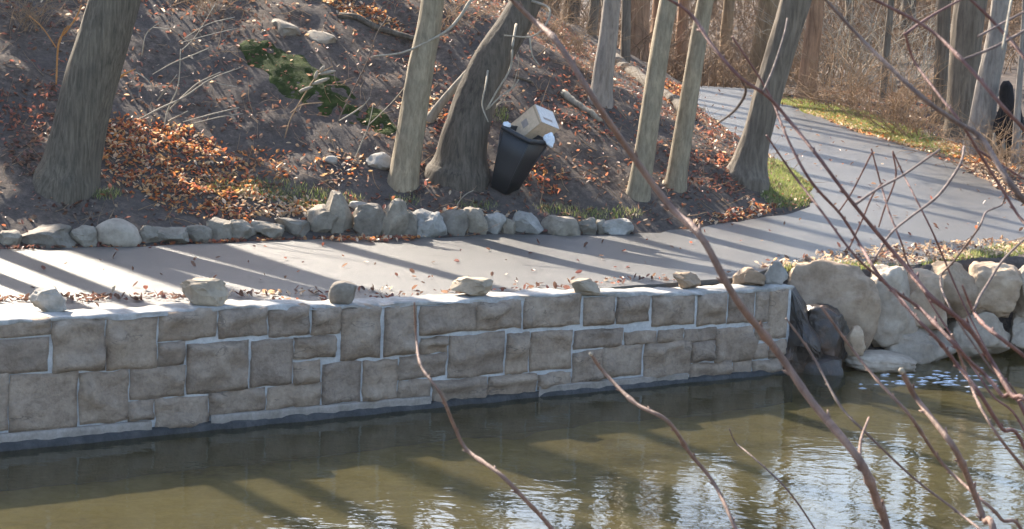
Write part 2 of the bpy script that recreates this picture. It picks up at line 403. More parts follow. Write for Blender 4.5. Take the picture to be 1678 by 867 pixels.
M['print'] = plain('faded_print', (.33, .27, .24), .9)
M['bag'] = plain('white_bag_plastic', (.66, .70, .76), .35, .3)
M['foam'] = plain('foam', (.75, .77, .78), .5, .4, 60)
M['moss'] = rocky('moss', (.018, .028, .008), (.036, .052, .014), (.085, .10, .028), 5, .95, 1.0, .04, 0, coord='World', spec=.1)

# ------------------------------------------------------------------ ground, path, water
def axis(parts):
    out = []
    for a, b, st in parts: out += list(np.arange(a, b, st))
    return np.array(out + [parts[-1][1]])
gx = axis([(-600, -60, 30), (-60, -20, 2.5), (-20, -9, .5), (-9, 10, .11), (10, 20, .5), (20, 60, 2.5), (60, 600, 30)])
gy = axis([(-60, 0, 4), (0, 12, .5), (12, 17, .3), (17, 37, .11), (37, 52, .25), (52, 80, 1.2), (80, 200, 8), (200, 900, 50)])
GX, GY = np.meshgrid(gx, gy, indexing='ij')
GZ = terrain(GX.ravel(), GY.ravel())
nx, ny = len(gx), len(gy)
ii = (np.arange(nx - 1)[:, None] * ny + np.arange(ny - 1)[None, :]).ravel()
ground = put('ground', mesh_np('ground', np.stack([GX.ravel(), GY.ravel(), GZ], -1), np.stack([ii, ii + ny, ii + ny + 1, ii + 1], -1)), M['soil'])
tag(ground, kind='structure')

def jitter(pts, step, amp):
    out = []
    for a, b in zip(pts[:-1], pts[1:]):
        n = max(1, int(np.linalg.norm(b - a) / step))
        for k in range(n):
            p = a + (b - a) * k / n
            out.append(p + amp * np.array([fbm(np.array([p[0] * 3]), np.array([p[1] * 3]))[0], fbm(np.array([p[0] * 3 + 50]), np.array([p[1] * 3]))[0]]))
    out.append(pts[-1]); return out
wall_back = [WA - WD * 40 - WN * .45, WA - WN * .45] + [WA + WD * (ULEN * k / 6) - WN * (.45 + .05 * (k % 2)) for k in range(1, 6)]
edge_near = wall_back + NEAR + [NEAR[-1] + np.array([5.0, -1.6]), np.array([50.0, 22.0])]
k0 = [i for i, p in enumerate(OUTER) if p[1] > 60][0]
k1 = [i for i, p in enumerate(INNER) if p[1] > 60][0]
loop = jitter(edge_near, .3, .10) + jitter(OUTER[:k0 + 1], .25, .2) + jitter(list(reversed(INNER[:k1 + 1])), .25, .2)
L = np.array(loop)
grid = np.array([(x, y) for x in np.arange(-14, 12, .6) for y in np.arange(16, 60, .6)])
dd = np.minimum(poly_dist(grid[:, 0], grid[:, 1], [*L, L[0]]), 9)
grid = grid[inside(grid[:, 0], grid[:, 1], loop) & (dd > .3)]
vin = [Vector((float(p[0]), float(p[1]))) for p in np.vstack([L, grid])]
nv, ne, nf, *_ = delaunay_2d_cdt(vin, [], [list(range(len(L)))], 2, 1e-4)
PV = np.array([(v.x, v.y) for v in nv])
tris = np.array([f for f in nf if len(f) == 3])
PZ = zpath(PV[:, 1]) + .004 + .008 * fbm(PV[:, 0], PV[:, 1], 2)
cnt = {}
for f in tris:
    for a, b in ((f[0], f[1]), (f[1], f[2]), (f[2], f[0])): cnt[(min(a, b), max(a, b))] = cnt.get((min(a, b), max(a, b)), []) + [(a, b)]
rim_e = np.array([v[0] for v in cnt.values() if len(v) == 1])
nP = len(PV); skirt = np.stack([rim_e[:, 1], rim_e[:, 0], rim_e[:, 0] + nP, rim_e[:, 1] + nP], -1)
path = put('path', mesh_np('path', np.vstack([np.column_stack([PV, PZ]), np.column_stack([PV, PZ - .06])]), [tris, skirt]), M['asphalt'])
path.data.set_sharp_from_angle(angle=R(30)); tag(path, kind='structure')
wp = put('water', mesh_np('water', [(-500, -60, 0), (500, -60, 0), (500, 500, 0), (-500, 500, 0)], np.array([[0, 1, 2, 3]])), M['water'])
# keep the sheet to the stream's own strip
us_c = [WA - WD * 400 - WN * .2, WA - WD * 400 + WN * 14, WA + WD * 400 + WN * 14, WA + WD * 400 - WN * 2.5]
wp.data.vertices.foreach_set("co", np.array([(p[0], p[1], 0) for p in us_c], np.float32).ravel()); wp.data.update()
tag(wp, kind='structure')

# ------------------------------------------------------------------ retaining wall
blocks = """-70 82 525 552;-70 79 556 611;86 171 524 608;175 256 521 604;-70 12 614 708;16 126 613 704;131 210 610 692;214 302 602 651;
210 251 656 687;255 340 650 701;260 353 508 556;258 301 561 598;306 405 561 641;359 437 506 551;441 506 504 550;411 478 558 632;344 434 641 676;
438 524 631 667;511 557 505 548;560 623 504 587;483 550 553 587;481 523 592 628;529 590 594 659;594 649 590 655;629 680 503 582;688 780 499 545;
688 731 554 578;654 730 582 618;653 705 622 651;735 824 548 615;708 797 621 659;801 878 615 653;782 853 494 539;859 950 484 535;829 864 546 611;
869 935 543 605;882 933 611 634;938 986 576 626;941 1019 540 569;957 1006 488 533;1010 1062 485 528;1069 1137 484 532;1143 1189 482 531;1194 1234 480 528;
1238 1258 478 526;1260 1289 474 553;1023 1074 544 564;1078 1118 541 560;1122 1173 538 558;987 1050 568 617;1055 1130 560 617;1133 1169 559 591;1173 1232 537 592;
1131 1197 594 621;1202 1230 592 613;1234 1257 563 586;1260 1287 558 584;1234 1285 590 612;1238 1258 530 557"""
rects = []
for b in blocks.replace('\n', '').split(';'):
    x0, x1, y0, y1 = map(float, b.split())
    xm, ym = (x0 + x1) / 2, (y0 + y1) / 2
    rects.append((wall_hit(x0 - .6, ym)[0], wall_hit(x1 + .6, ym)[0], wall_hit(xm, y1 + .8)[1], wall_hit(xm, y0 - .8)[1]))
uL = min(r[0] for r in rects)
u = uL - .06                                          # the wall runs on beyond the picture's left edge
while u > -9:
    w = rnd.uniform(.5, .85)
    zs = rnd.choice([[.17, .62, 1.2], [.17, .52, .86, 1.2], [.17, .75, 1.2]])
    for a, b in zip(zs[:-1], zs[1:]): rects.append((u - w + .03, u - .03, a + .02, b - .02))
    u -= w
wall = empty('stone_retaining_wall', (WA[0], WA[1], 0))
tag(wall, 'long retaining wall of squared brown sandstone blocks with pale mortar joints along the water', 'wall')
WO = np.array([WA[0], WA[1], 0])
ztop_px = [(-70, 528), (0, 526), (85, 524), (255, 515), (355, 504), (440, 502), (556, 502), (625, 500), (685, 497), (780, 492), (855, 487), (950, 482), (1010, 482), (1140, 480), (1235, 474), (1290, 470)]
ZU, ZT = map(np.array, zip(*[wall_hit(*p) for p in ztop_px]))
def ztop(u): return np.interp(u, ZU, ZT)
def block_mesh(u0, u1, z0, z1, seed):
    w, h = u1 - u0, z1 - z0
    nu, nv2 = max(6, int(w / .05)), max(5, int(h / .05))
    uu = np.linspace(0, 1, nu + 1); vv = np.linspace(0, 1, nv2 + 1)
    U, V = np.meshgrid(uu, vv, indexing='ij')
    edge = np.minimum(np.minimum(U, 1 - U) * w, np.minimum(V, 1 - V) * h)
    a, b = seed * 3.7, seed * 1.9
    dep = .012 + .018 * np.clip(edge / .045, 0, 1) ** .7 + .19 * fbm(U * w * 3.4 + a, V * h * 4.6 + b, 5) * np.clip(edge / .05, 0, 1)
    r = random.Random(int(seed * 100))
    # a cleft or a split plane on some faces
    ang = r.uniform(-.6, .6); off = r.uniform(.3, .7)
    pl = (V - off) + math.tan(ang) * (U - .5)
    dep += .04 * r.choice([0, 1, 1, -1]) * np.tanh(pl * 9) * np.clip(edge / .07, 0, 1)
    wob = .03
    dep = np.where(edge > .02, np.maximum(dep, .014), dep)
    UU = u0 + U * w + wob * fbm(V * 4 + a, U * 0 + b, 2) * (1 - 2 * np.abs(U - .5)) ** 0 * np.where((U < .01) | (U > .99), 1, .5)
    VV = z0 + V * h + wob * fbm(U * 4 + b, V * 0 + a + 5, 2)
    P = np.stack([WA[0] + WD[0] * UU + WN[0] * dep, WA[1] + WD[1] * UU + WN[1] * dep, VV], -1)
    back = np.stack([WA[0] + WD[0] * UU + WN[0] * -.16, WA[1] + WD[1] * UU + WN[1] * -.16, VV], -1)
    n1, n2 = nu + 1, nv2 + 1
    idx = np.arange(n1 * n2).reshape(n1, n2)
    Q = np.stack([idx[:-1, :-1], idx[1:, :-1], idx[1:, 1:], idx[:-1, 1:]], -1).reshape(-1, 4)
    ring = np.concatenate([idx[:, 0], idx[-1, 1:], idx[-2::-1, -1], idx[0, -2:0:-1]])
    bk = back.reshape(-1, 3)[ring]; m = len(ring); base = n1 * n2
    k = np.arange(m); k2 = (k + 1) % m
    Q2 = np.stack([ring[k2], ring[k], base + k, base + k2], -1)
    c = bk.mean(0)
    Vt = np.vstack([P.reshape(-1, 3), bk, c])
    T = np.stack([base + k, np.full(m, base + m), base + k2], -1)
    return Vt, [Q, Q2, T]
for i, (u0, u1, z0, z1) in enumerate(rects):
    z1 = min(z1, float(ztop((u0 + u1) / 2)) - .004)
    Vt, Fc = block_mesh(u0, u1, z0, z1, i + 1)
    c = np.array(wall_pt((u0 + u1) / 2, (z0 + z1) / 2))
    o = put('stone_block', mesh_np('stone_block', Vt - c, Fc), M['block'], wall); o.location = Vector(c - WO)
# mortar core: rough sheet a little behind the block faces, with its ends and back
cu = np.arange(-9, ULEN - .004, .07); cz = np.linspace(-.5, 1, 22)
CUm, CZm = np.meshgrid(cu, cz, indexing='ij')
zt = ztop(CUm) - .03
ZZ = np.where(CZm < 0, CZm, CZm * zt)
dep = -.004 + .010 * fbm(CUm * 6, ZZ * 6, 3) + .008 * fbm(CUm * 22, ZZ * 22, 2)
n1, n2 = CUm.shape; idx = np.arange(n1 * n2).reshape(n1, n2)
Pf = np.stack([WA[0] + WD[0] * CUm + WN[0] * dep, WA[1] + WD[1] * CUm + WN[1] * dep, ZZ], -1).reshape(-1, 3)
bkd = np.full(CUm.shape, -.42)
Pb = np.stack([WA[0] + WD[0] * CUm + WN[0] * bkd, WA[1] + WD[1] * CUm + WN[1] * bkd, ZZ], -1).reshape(-1, 3)
Q = np.stack([idx[:-1, :-1], idx[1:, :-1], idx[1:, 1:], idx[:-1, 1:]], -1).reshape(-1, 4)
nb_ = n1 * n2
def strip(a): return np.stack([a[:-1], a[1:], a[1:] + nb_, a[:-1] + nb_], -1)
put('mortar', mesh_np('mortar', np.vstack([Pf, Pb]) - WO, [Q, Q[:, ::-1] + nb_, strip(idx[:, -1]), strip(idx[0, :]), strip(idx[-1, :])[:, ::-1]]), M['mortar'], wall)
# cap of trowelled mortar
cuu = np.arange(-9, ULEN + .02, .06)
prof = [(.012, -.03), (.018, -.004), (.008, .010), (-.1, .014), (-.25, .012), (-.40, .004), (-.47, -.03)]
V = []
for uq in cuu:
    for k, (o_, dz) in enumerate(prof):
        nn = fbm(np.array([uq * 2.3]), np.array([k * .7]), 3)[0]; n2_ = fbm(np.array([uq * 5.3]), np.array([k * .9 + 40]), 3)[0]
        V.append(wall_pt(uq, float(ztop(uq)) + dz + .034 * n2_, o_ + (.05 * nn if k > 3 or k < 3 else 0)))
K = len(prof); nU = len(cuu); idx = np.arange(nU * K).reshape(nU, K)
put('cap', mesh_np('cap', np.array(V) - WO, np.stack([idx[:-1, :-1], idx[:-1, 1:], idx[1:, 1:], idx[1:, :-1]], -1).reshape(-1, 4)), M['cap'], wall)
# concrete ledge over dark, slimy footing at the waterline
def footing(name, segs, mat, z0, zf, out, namp):
    mb = MB()
    for ua, ub in segs:
        uq = np.arange(ua, ub, .05); K = 7
        V = []
        for q in uq:
            n = fbm(np.array([q * 3.1]), np.array([2.]), 4)[0]; n_2 = fbm(np.array([q * 9.1]), np.array([22.]), 5)[0]
            o_ = out + namp * n; h = zf(q) + namp * .45 * n_2
            for (a, b) in ((0, 1), (.5, .98), (.9, .85), (1.05, .5), (1.0, .1), (1.1, -.6)):
                V.append(wall_pt(q, z0 + (h - z0) * b if b > 0 else z0 + b * .5, max(-.02, o_ * a)))
        K = 6; idx = np.arange(len(uq) * K).reshape(len(uq), K)
        mb.add(np.array(V), np.stack([idx[:-1, :-1], idx[:-1, 1:], idx[1:, 1:], idx[1:, :-1]], -1).reshape(-1, 4))
    return mb.build(name, mat, wall, WO)
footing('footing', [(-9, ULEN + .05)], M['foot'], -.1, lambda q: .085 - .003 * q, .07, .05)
ledge_segs = [(-9, wall_hit(252, 690)[0]), (wall_hit(343, 690)[0], wall_hit(705, 655)[0]), (wall_hit(880, 640)[0], wall_hit(1128, 622)[0])]
footing('ledge', ledge_segs, M['ledge'], .10, lambda q: .165 - .006 * q, .045, .012)

# ------------------------------------------------------------------ stones
def rock_mesh(name, sx, sy, sz, seed, cuts=8, rough=.16, sub=3, top=None, box=.72):
    import bmesh
    bm = bmesh.new(); bmesh.ops.create_icosphere(bm, subdivisions=sub, radius=1)
    V = np.array([v.co[:] for v in bm.verts]); Fc = np.array([[v.index for v in f.verts] for f in bm.faces]); bm.free()
    V = np.sign(V) * np.abs(V) ** box
    r = random.Random(seed)
    for _ in range(cuts):
        n = np.array([r.gauss(0, 1), r.gauss(0, 1), r.gauss(0, .8)]); n /= np.linalg.norm(n)
        h = r.uniform(.62, .98); d = V @ n; V = V - np.outer(np.maximum(d - h, 0) * .98, n)
    V = V / (np.abs(V).max(0))
    if top is not None:                                   # pull the crest to one side: (shift, sharpness)
        k = np.clip((V[:, 2] + .2) / 1.2, 0, 1)
        V[:, 0] = V[:, 0] * (1 - top[1] * k) + top[0] * k
    o = Vector((seed * 1.37, seed * .71, seed * 2.3))
    nn = np.array([mnoise.fractal(Vector(v) * 1.6 + o, .8, 2.1, 6) for v in V])
    V = V * (1 + rough * nn)[:, None]
    return V * np.array([sx, sy, sz]) / 2, Fc
seedc = [100]
def stone(name, label, cat, x0, x1, yt, yb, mat, group=None, zb=None, y=None, deep=.85, cuts=8, rough=.14, top=None, sub=3, sink=.18, tilt=0, grow=1.08, box=.72, sharp=26):
    xm = (x0 + x1) / 2
    if y is not None: P = at_y(xm, yb, y)
    elif zb is not None: P = at_z(xm, yb, zb)
    else: P = on_ground(xm, yb)
    sc = math.hypot(P[0], P[1]) / F
    w, h = (x1 - x0) * sc * grow, (yb - yt) * sc
    dp = max(w, h * .8) * deep
    h = max(h - dp * .06, h * .75)                         # the eye looks a little down on its top
    hs = h * (1 + sink)
    seedc[0] += 1
    V, Fc = rock_mesh(name, w, dp, hs, seedc[0], cuts, rough, sub, top, box)
    if tilt:
        c, s = math.cos(tilt), math.sin(tilt); V = V @ np.array([[c, 0, s], [0, 1, 0], [-s, 0, c]]).T
    me = mesh_np(name, V, Fc); me.set_sharp_from_angle(angle=R(sharp))
    o = put(name, me, mat)
    o.location = (P[0], P[1] + dp * .40, P[2] + h - hs / 2)
    tag(o, label, cat, group); return o

G1 = 'loose stones set on top of the wall'
zc = lambda px: float(ztop(wall_hit(px, 500)[0])) + .01
for x0, x1, yt, yb, mk, top, lab in [
    (45, 103, 468, 510, 'rock_pale', None, 'pale blocky stone standing at the left end of the wall top'),
    (292, 368, 457, 501, 'rock_tan', None, 'widest tan squared stone lying on the wall top, left of the round one'),
    (538, 583, 460, 499, 'rock_grey', None, 'smooth round-headed grey stone standing on the wall top'),
    (738, 808, 455, 488, 'rock_tan', (.25, .1), 'brown slanted stone with a sharp right corner on the wall top'),
    (933, 981, 455, 482, 'rock_tan', None, 'squared brown stone on the wall top just left of a smaller dark one'),
    (1103, 1148, 447, 474, 'boulder_brown', (-.15, .1), 'dark brown stone with a notched left corner on the wall top'),
    (1201, 1252, 437, 468, 'boulder_brown', None, 'rounded rusty brown stone on the wall top beside the white pointed one'),
    (1252, 1290, 427, 467, 'rock_pale', (-.05, .5), 'white pointed stone at the right end of the wall top')]:
    round_ = 'round' in lab and 'headed' in lab
    stone('capstone', lab, 'stone', x0, x1, yt, yb, M[mk], G1, zb=zc((x0 + x1) / 2), deep=.7, cuts=3 if round_ else 9, rough=.06 if round_ else .16, top=top, sink=.12, box=.8 if round_ else .5, sub=4)

G2 = 'rough stones edging the foot of the slope'
edging = [
    (-6, 30, 381, 404, 'rock_grey', None, 'low grey edging stone at the far left end of the row'),
    (28, 110, 366, 404, 'rock_grey', (.1, .2), 'long low blue-grey edging stone left of the pale boulder'),
    (110, 152, 369, 401, 'rock_grey', None, 'small rounded grey edging stone touching the pale boulder on its left'),
    (148, 226, 359, 403, 'rock_pale', (-.2, .25), 'biggest and palest smooth boulder in the stone edging at the left'),
    (226, 256, 372, 397, 'rock_grey', None, 'small dull stone touching the pale boulder on its right'),
    (252, 302, 368, 398, 'rock_grey', None, 'wide grey edging stone, second right of the pale boulder'),
    (300, 340, 370, 397, 'rock_grey', None, 'low dark edging stone half buried in leaves, third right of the pale boulder'),
    (338, 374, 360, 391, 'rock_grey', None, 'rounded brownish edging stone above a clump of orange leaves'),
    (372, 414, 359, 389, 'rock_grey', None, 'grey edging stone under the big sunlit leaf patch, right of the brownish one'),
    (412, 458, 361, 387, 'rock_grey', None, 'flat low edging stone beneath the sunlit grass and leaves'),
    (456, 503, 355, 383, 'rock_grey', None, 'low edging stone with a pale sunlit crest left of the upright stones'),
    (497, 552, 338, 380, 'rock_grey', (.15, .15), 'broad grey edging stone leaning on the tall pointed stone'),
    (524, 570, 313, 380, 'rock_grey', (-.1, .5), 'tallest pointed upright edging stone'),
    (582, 624, 335, 386, 'rock_grey', None, 'squared upright edging stone between two pointed ones'),
    (622, 665, 326, 390, 'rock_grey', (.2, .45), 'upright peaked edging stone below the olive tree with a sunlit left edge'),
    (662, 684, 344, 389, 'rock_grey', None, 'narrow blue-grey edging stone tucked right of the peaked one'),
    (676, 727, 342, 390, 'rock_pale', (-.1, .2), 'pale rounded edging stone in the middle of the row'),
    (722, 760, 344, 384, 'rock_grey', None, 'grey edging stone just right of the pale middle one'),
    (756, 796, 342, 382, 'rock_grey', None, 'brownish upright edging stone below the leaning old tree'),
    (794, 826, 349, 384, 'rock_pale', None, 'light grey edging stone straight below the black bin, left of a narrow one'),
    (824, 846, 353, 383, 'rock_grey', None, 'narrow dark edging stone below the black bin'),
    (840, 892, 348, 384, 'rock_pale', (-.2, .3), 'pale sloping edging stone right of the narrow dark one below the bin'),
    (886, 947, 351, 386, 'rock_grey', (0, .4), 'wide low peaked edging stone right of the bin with red leaves at its foot'),
    (945, 977, 357, 384, 'rock_grey', None, 'small brownish edging stone, third from the right end'),
    (975, 996, 361, 383, 'rock_grey', None, 'smallest edging stone, second from the right end'),
    (990, 1032, 360, 384, 'rock_pale', None, 'pale grey edging stone ending the row at the right')]
for x0, x1, yt, yb, mk, top, lab in edging:
    big = 'biggest' in lab
    stone('edging_stone', lab, 'stone', x0, x1, yt, yb + 3, M['boulder_grey' if big else mk], G2, deep=.8, cuts=3 if big else rnd.randint(6, 14), rough=.08 if big else rnd.uniform(.12, .22), top=top, sink=.3, grow=1.05 if big else rnd.uniform(1.15, 1.35), sub=4, box=.8 if big else rnd.uniform(.6, .8), sharp=80 if big else 28)
stone('slope_rock', 'tan split rock lying on the slope at the foot of the olive tree', 'rock', 601, 642, 250, 279, M['rock_pale'], deep=.8, cuts=10, sink=.1, tilt=-.25)
stone('slope_rock', 'pale flat rock behind the edging between the two upright stones', 'rock', 571, 602, 331, 347, M['rock_pale'], deep=.8, cuts=9, sink=.2)
stone('slope_rock', 'flat weathered rock slab above the moss near the top of the slope', 'rock', 436, 496, 34, 58, M['rock_grey'], deep=1.2, cuts=10, sink=.9, tilt=.3, box=.55)
stone('slope_rock', 'flat rock slab half sunk in the slope right of the other slab', 'rock', 492, 548, 46, 68, M['rock_grey'], deep=1.2, cuts=10, sink=.9, tilt=.3, box=.55)
stone('slope_rock', 'small pale stone on bare soil beside the sunlit leaf patch', 'rock', 532, 552, 255, 269, M['rock_pale'], deep=.8, cuts=7, sink=.2)

G3 = 'boulders along the bank'
# (x0,x1,yt,yb, y depth, material, top, tilt, cuts, label)
by = lambda px, py, add=0.0: float(at_z(px, py, 0)[1]) + add
for x0, x1, yt, yb, dy, mk, top, tilt, cuts, rough, lab in [
    (1296, 1456, 447, 596, .55, 'boulder', (-.22, .12), .18, 7, .08, 'largest tan boulder on the bank, right of the wall end'),
    (1300, 1396, 500, 604, .12, 'wet', (-.1, .25), 0, 8, .10, 'dark wet brown boulder under the largest tan one'),
    (1384, 1420, 535, 580, .10, 'boulder', (-.3, .35), .25, 8, .08, 'small tan wedge stone between the wet boulder and the largest one'),
    (1408, 1508, 448, 566, .75, 'boulder_grey', (-.05, .2), .05, 8, .10, 'tall pale grey boulder with a sunlit crest, second from the wall'),
    (1388, 1502, 577, 612, .02, 'boulder_grey', None, .04, 6, .06, 'low flat stone slab at the waterline under the tall grey boulder'),
    (1446, 1578, 535, 606, .30, 'boulder_grey', (-.1, .2), .04, 7, .08, 'broad light grey boulder lapped by the riffle'),
    (1466, 1556, 458, 548, 1.0, 'boulder', None, .1, 8, .10, 'warm grey boulder behind the red stems in the middle of the bank'),
    (1500, 1604, 438, 516, 1.5, 'boulder_brown', (0, .25), 0, 7, .08, 'brown rounded boulder at the back of the bank by the grass'),
    (1580, 1682, 443, 515, 1.35, 'boulder', (-.1, .15), -.05, 8, .10, 'tan boulder with a bright sunlit top at the upper right of the bank'),
    (1600, 1634, 468, 516, 1.1, 'boulder_brown', (.3, .3), .2, 8, .08, 'dark brown wedge stone leaning under the sunlit tan boulder'),
    (1660, 1722, 448, 516, 1.5, 'boulder_grey', None, 0, 7, .10, 'grey boulder at the right edge, right of the sunlit tan one'),
    (1558, 1662, 513, 584, .70, 'boulder_grey', (0, .15), 0, 6, .07, 'smooth light grey boulder low on the bank at the right'),
    (1648, 1740, 513, 582, .75, 'boulder_grey', None, 0, 7, .09, 'pale boulder low at the right edge beside the smooth grey one')]:
    yy = by((x0 + x1) / 2, 604 if x1 < 1560 else 596, min(dy - .28, .62))
    if yt < 470: yt -= 12
    stone('bank_boulder', lab, 'boulder', x0, x1, yt, yb, M[mk], G3, y=yy, deep=.8, cuts=cuts + 1, rough=rough + .05, top=top, sub=5, sink=.12, sharp=60, tilt=tilt, grow=1.2 if 'largest tan boulder' in lab else 1.03)
# the dark slab that closes the wall's end
def slab(name, pts, y0, thick, mat):
    mb = MB(); n = len(pts)
    A = np.array([at_y(px, py, y0 + oy) for px, py, oy in pts]); B_ = A + np.array([.1, thick, 0])
    c0, c1 = A.mean(0), B_.mean(0)
    V = np.vstack([A, B_, c0 + np.array([0, -.08, 0]), c1]); k = np.arange(n); k2 = (k + 1) % n
    mb.add(V, np.stack([k, k + n, k2 + n, k2], -1), np.vstack([np.stack([k, k2, np.full(n, 2 * n)], -1), np.stack([k2 + n, k + n, np.full(n, 2 * n + 1)], -1)]))
    P0 = np.array([A[:, 0].mean(), A[:, 1].mean(), 0.])
    o = mb.build(name, mat, None, P0, False); o.location = Vector(P0)
    import bmesh
    bm = bmesh.new(); bm.from_mesh(o.data); bmesh.ops.triangulate(bm, faces=bm.faces[:]); bmesh.ops.subdivide_edges(bm, edges=bm.edges[:], cuts=5, use_grid_fill=True)
    for v in bm.verts: v.co += Vector((mnoise.noise(v.co * 4), mnoise.noise(v.co * 4 + Vector((9, 0, 0))) * 1.6, mnoise.noise(v.co * 4 + Vector((0, 9, 0))) * .5)) * .06 + Vector((0, mnoise.noise(v.co * 13), 0)) * .03
    bm.to_mesh(o.data); bm.free()
    return o
yw = float(WB[1])
s_ = slab('dark_slab', [(1291, 474, .10), (1297, 476, .06), (1318, 520, .02), (1338, 565, -.02), (1352, 600, -.05), (1356, 632, -.1), (1284, 630, -.06), (1284, 560, .0), (1289, 510, .06)], yw - .02, .35, M['wet'])
tag(s_, 'black wet slab sloping down against the right end of the wall', 'rock')
stone('dark_footing_rock', 'black wet rock at the waterline below the dark slab', 'rock', 1318, 1392, 583, 632, M['wet'], y=yw - .12, deep=.7, cuts=9, rough=.12, sink=.5)

# ------------------------------------------------------------------ trees
def limb(mb, p, d, length, r, depth, rg, up=.25, k=5):
    n = max(4, int(length / .45)); P = [p.copy()]; q = p.copy(); dd = d / np.linalg.norm(d)
    for i in range(n):
        dd = dd + rg.normal(0, .13, 3) + np.array([0, 0, up * .12]); dd /= np.linalg.norm(dd)
        q = q + dd * length / n; P.append(q.copy())
    P = np.array(P); mb.tube(P, np.linspace(r, r * .28, len(P)), k if depth > 1 else 3, False)
    if depth > 0:
        nb = int(rg.integers(4, 7)) if depth > 1 else int(rg.integers(4, 8))
        for _ in range(nb):
            t = rg.uniform(.25, 1); i = int(t * (len(P) - 1))
            a = rg.normal(0, 1, 3); ax = P[min(i + 1, len(P) - 1)] - P[max(i - 1, 0)]; ax /= np.linalg.norm(ax)
            a -= ax * (a @ ax); a /= np.linalg.norm(a)
            limb(mb, P[i], ax * .75 + a * .8, length * rg.uniform(.35, .6), max(r * (1 - .6 * t) * .5, .006), depth - 1, rg, up)
tree_no = [0]
def tree(name, label, base, tops, widths, mat, height=13, group=None, flare=.35, limbs=7, y_shift=(), cat='tree', crown_from=.40, twist=.02, base_y=None, ground_pt=None):
    """base pixel on the ground; tops = further pixels up the trunk (same distance, plus y_shift metres); widths in pixels"""
    tree_no[0] += 1; rg = np.random.default_rng(tree_no[0] * 11)
    P0 = np.array(ground_pt, float) if ground_pt is not None else on_ground(*base)
    pts = [P0] + [at_y(px, py, P0[1] + (y_shift[i] if i < len(y_shift) else 0)) for i, (px, py) in enumerate(tops)]
    sc = P0[1] / F
    rad = [w * sc / 2 for w in widths]
    pts = [np.array(p, float) for p in pts]
    last = pts[-1]; d = pts[-1] - pts[-2]; d /= np.linalg.norm(d)
    rem = max(1.5, height - (last[2] - P0[2])); rtop = rad[-1]
    for k in range(5):
        d = d * .8 + np.array([0, 0, 1]) * .22 + rg.normal(0, .05, 3); d /= np.linalg.norm(d)
        last = last + d * rem / 5; pts.append(last.copy()); rad.append(rtop * (1 - .84 * (k + 1) / 5))
    S = spline(np.array(pts), 8); Rr = np.interp(np.linspace(0, 1, len(S)), np.linspace(0, 1, len(rad)), rad)
    hgt = S[:, 2] - P0[2]
    Rr = Rr * (1 + flare * np.exp(-np.clip(hgt, 0, 9) / .18))
    start = P0 - (S[1] - S[0]) / np.linalg.norm(S[1] - S[0]) * .35
    S2 = np.vstack([start, S]); Rr = np.concatenate([[Rr[0] * 1.15], Rr])
    mb = MB(); k = 44 if widths[0] > 40 else 20
    # a denser sweep with an uneven, ridged girth
    tt = np.linspace(0, len(S2) - 1, len(S2) * (6 if widths[0] > 40 else 2)); S3 = np.stack([np.interp(tt, np.arange(len(S2)), S2[:, c]) for c in range(3)], -1); R3 = np.interp(tt, np.arange(len(S2)), Rr)
    mb.tube(S3, R3, k, True)
    V = mb.v[0]; nn = len(S3) * k
    ring = np.repeat(np.arange(len(S3)), k); ang = np.tile(np.arange(k), len(S3)) * 2 * math.pi / k
    off = .10 * fbm(np.cos(ang) * 1.3 + tree_no[0] * 7, np.sin(ang) * 1.3 + S3[ring][:, 2] * .5, 3) + (.10 if widths[0] > 40 else .2) * np.exp(-np.clip(S3[ring][:, 2] - P0[2], 0, 9) / .15) * fbm(np.cos(ang) * 2 + tree_no[0], np.sin(ang) * 2, 2)
    zz_ = S3[ring][:, 2]
    rdg = fbm(ang * 9 + tree_no[0], zz_ * 1.5 + .6 * np.sin(ang * 3), 3); off = off + (.045 if widths[0] > 40 else .02) * (np.abs(rdg) * 2.2 - .5) * np.minimum(1, np.minimum(ang, 2 * math.pi - ang) * 4)
    V[:nn] += (V[:nn] - S3[ring]) * off[:, None]
    root = empty(name, P0); tag(root, label, cat, group)
    mb.build('trunk', mat, root, P0)
    cb = MB(); Htot = S[-1][2] - P0[2]
    for _ in range(limbs):
        t = rg.uniform(crown_from, .97); i = int(np.argmin(np.abs(hgt - t * Htot)))
        a = rg.uniform(0, 2 * math.pi)
        dirn = np.array([math.cos(a), math.sin(a), rg.uniform(.35, 1.0)])
        limb(cb, S[i], dirn, (1.15 - t) * Htot * .42 + .6, max(Rr[i + 1] * .5, .012), 2, rg)
    cb.build('crown', mat, root, P0)
    root['h'] = 0; del root['h']
    return root

tree('broad_tree', 'broad dark grey-barked tree leaning right on the slope at the left', (112, 296), [(128, 220), (152, 120), (188, 0)], [92, 86, 84, 80], M['bark_dark'], 15, flare=.18)
tree('slender_tree', 'slender olive-barked tree with a sunlit left edge in the middle of the slope', (660, 301), [(672, 220), (690, 110), (709, 0)], [46, 46, 43, 38], M['bark_olive'], 12, flare=.15)
t3 = tree('leaning_old_tree', 'thick dark old tree leaning hard to the right beside the black bin', (752, 284), [(765, 210), (806, 100), (864, 0)], [82, 74, 62, 50], M['bark_old'], 14, flare=.35, y_shift=(0, .2, .4))
tree('slender_tree', 'slim olive tree with a sunlit left edge, left one of the pair at the ridge', (1046, 321), [(1058, 240), (1074, 130), (1096, 0)], [36, 34, 32, 30], M['bark_olive'], 12, flare=.15)
tree('slender_tree', 'slim olive tree, right one of the pair at the ridge', (1106, 306), [(1116, 240), (1134, 130), (1156, 0)], [34, 32, 29, 26], M['bark_olive'], 11, flare=.12)
tree('corner_tree', 'dark forked-looking tree leaning right by the grass at the bend of the path', (1222, 292), [(1240, 220), (1268, 120), (1304, 0)], [56, 46, 46, 50], M['bark_mid'], 13, flare=.45)
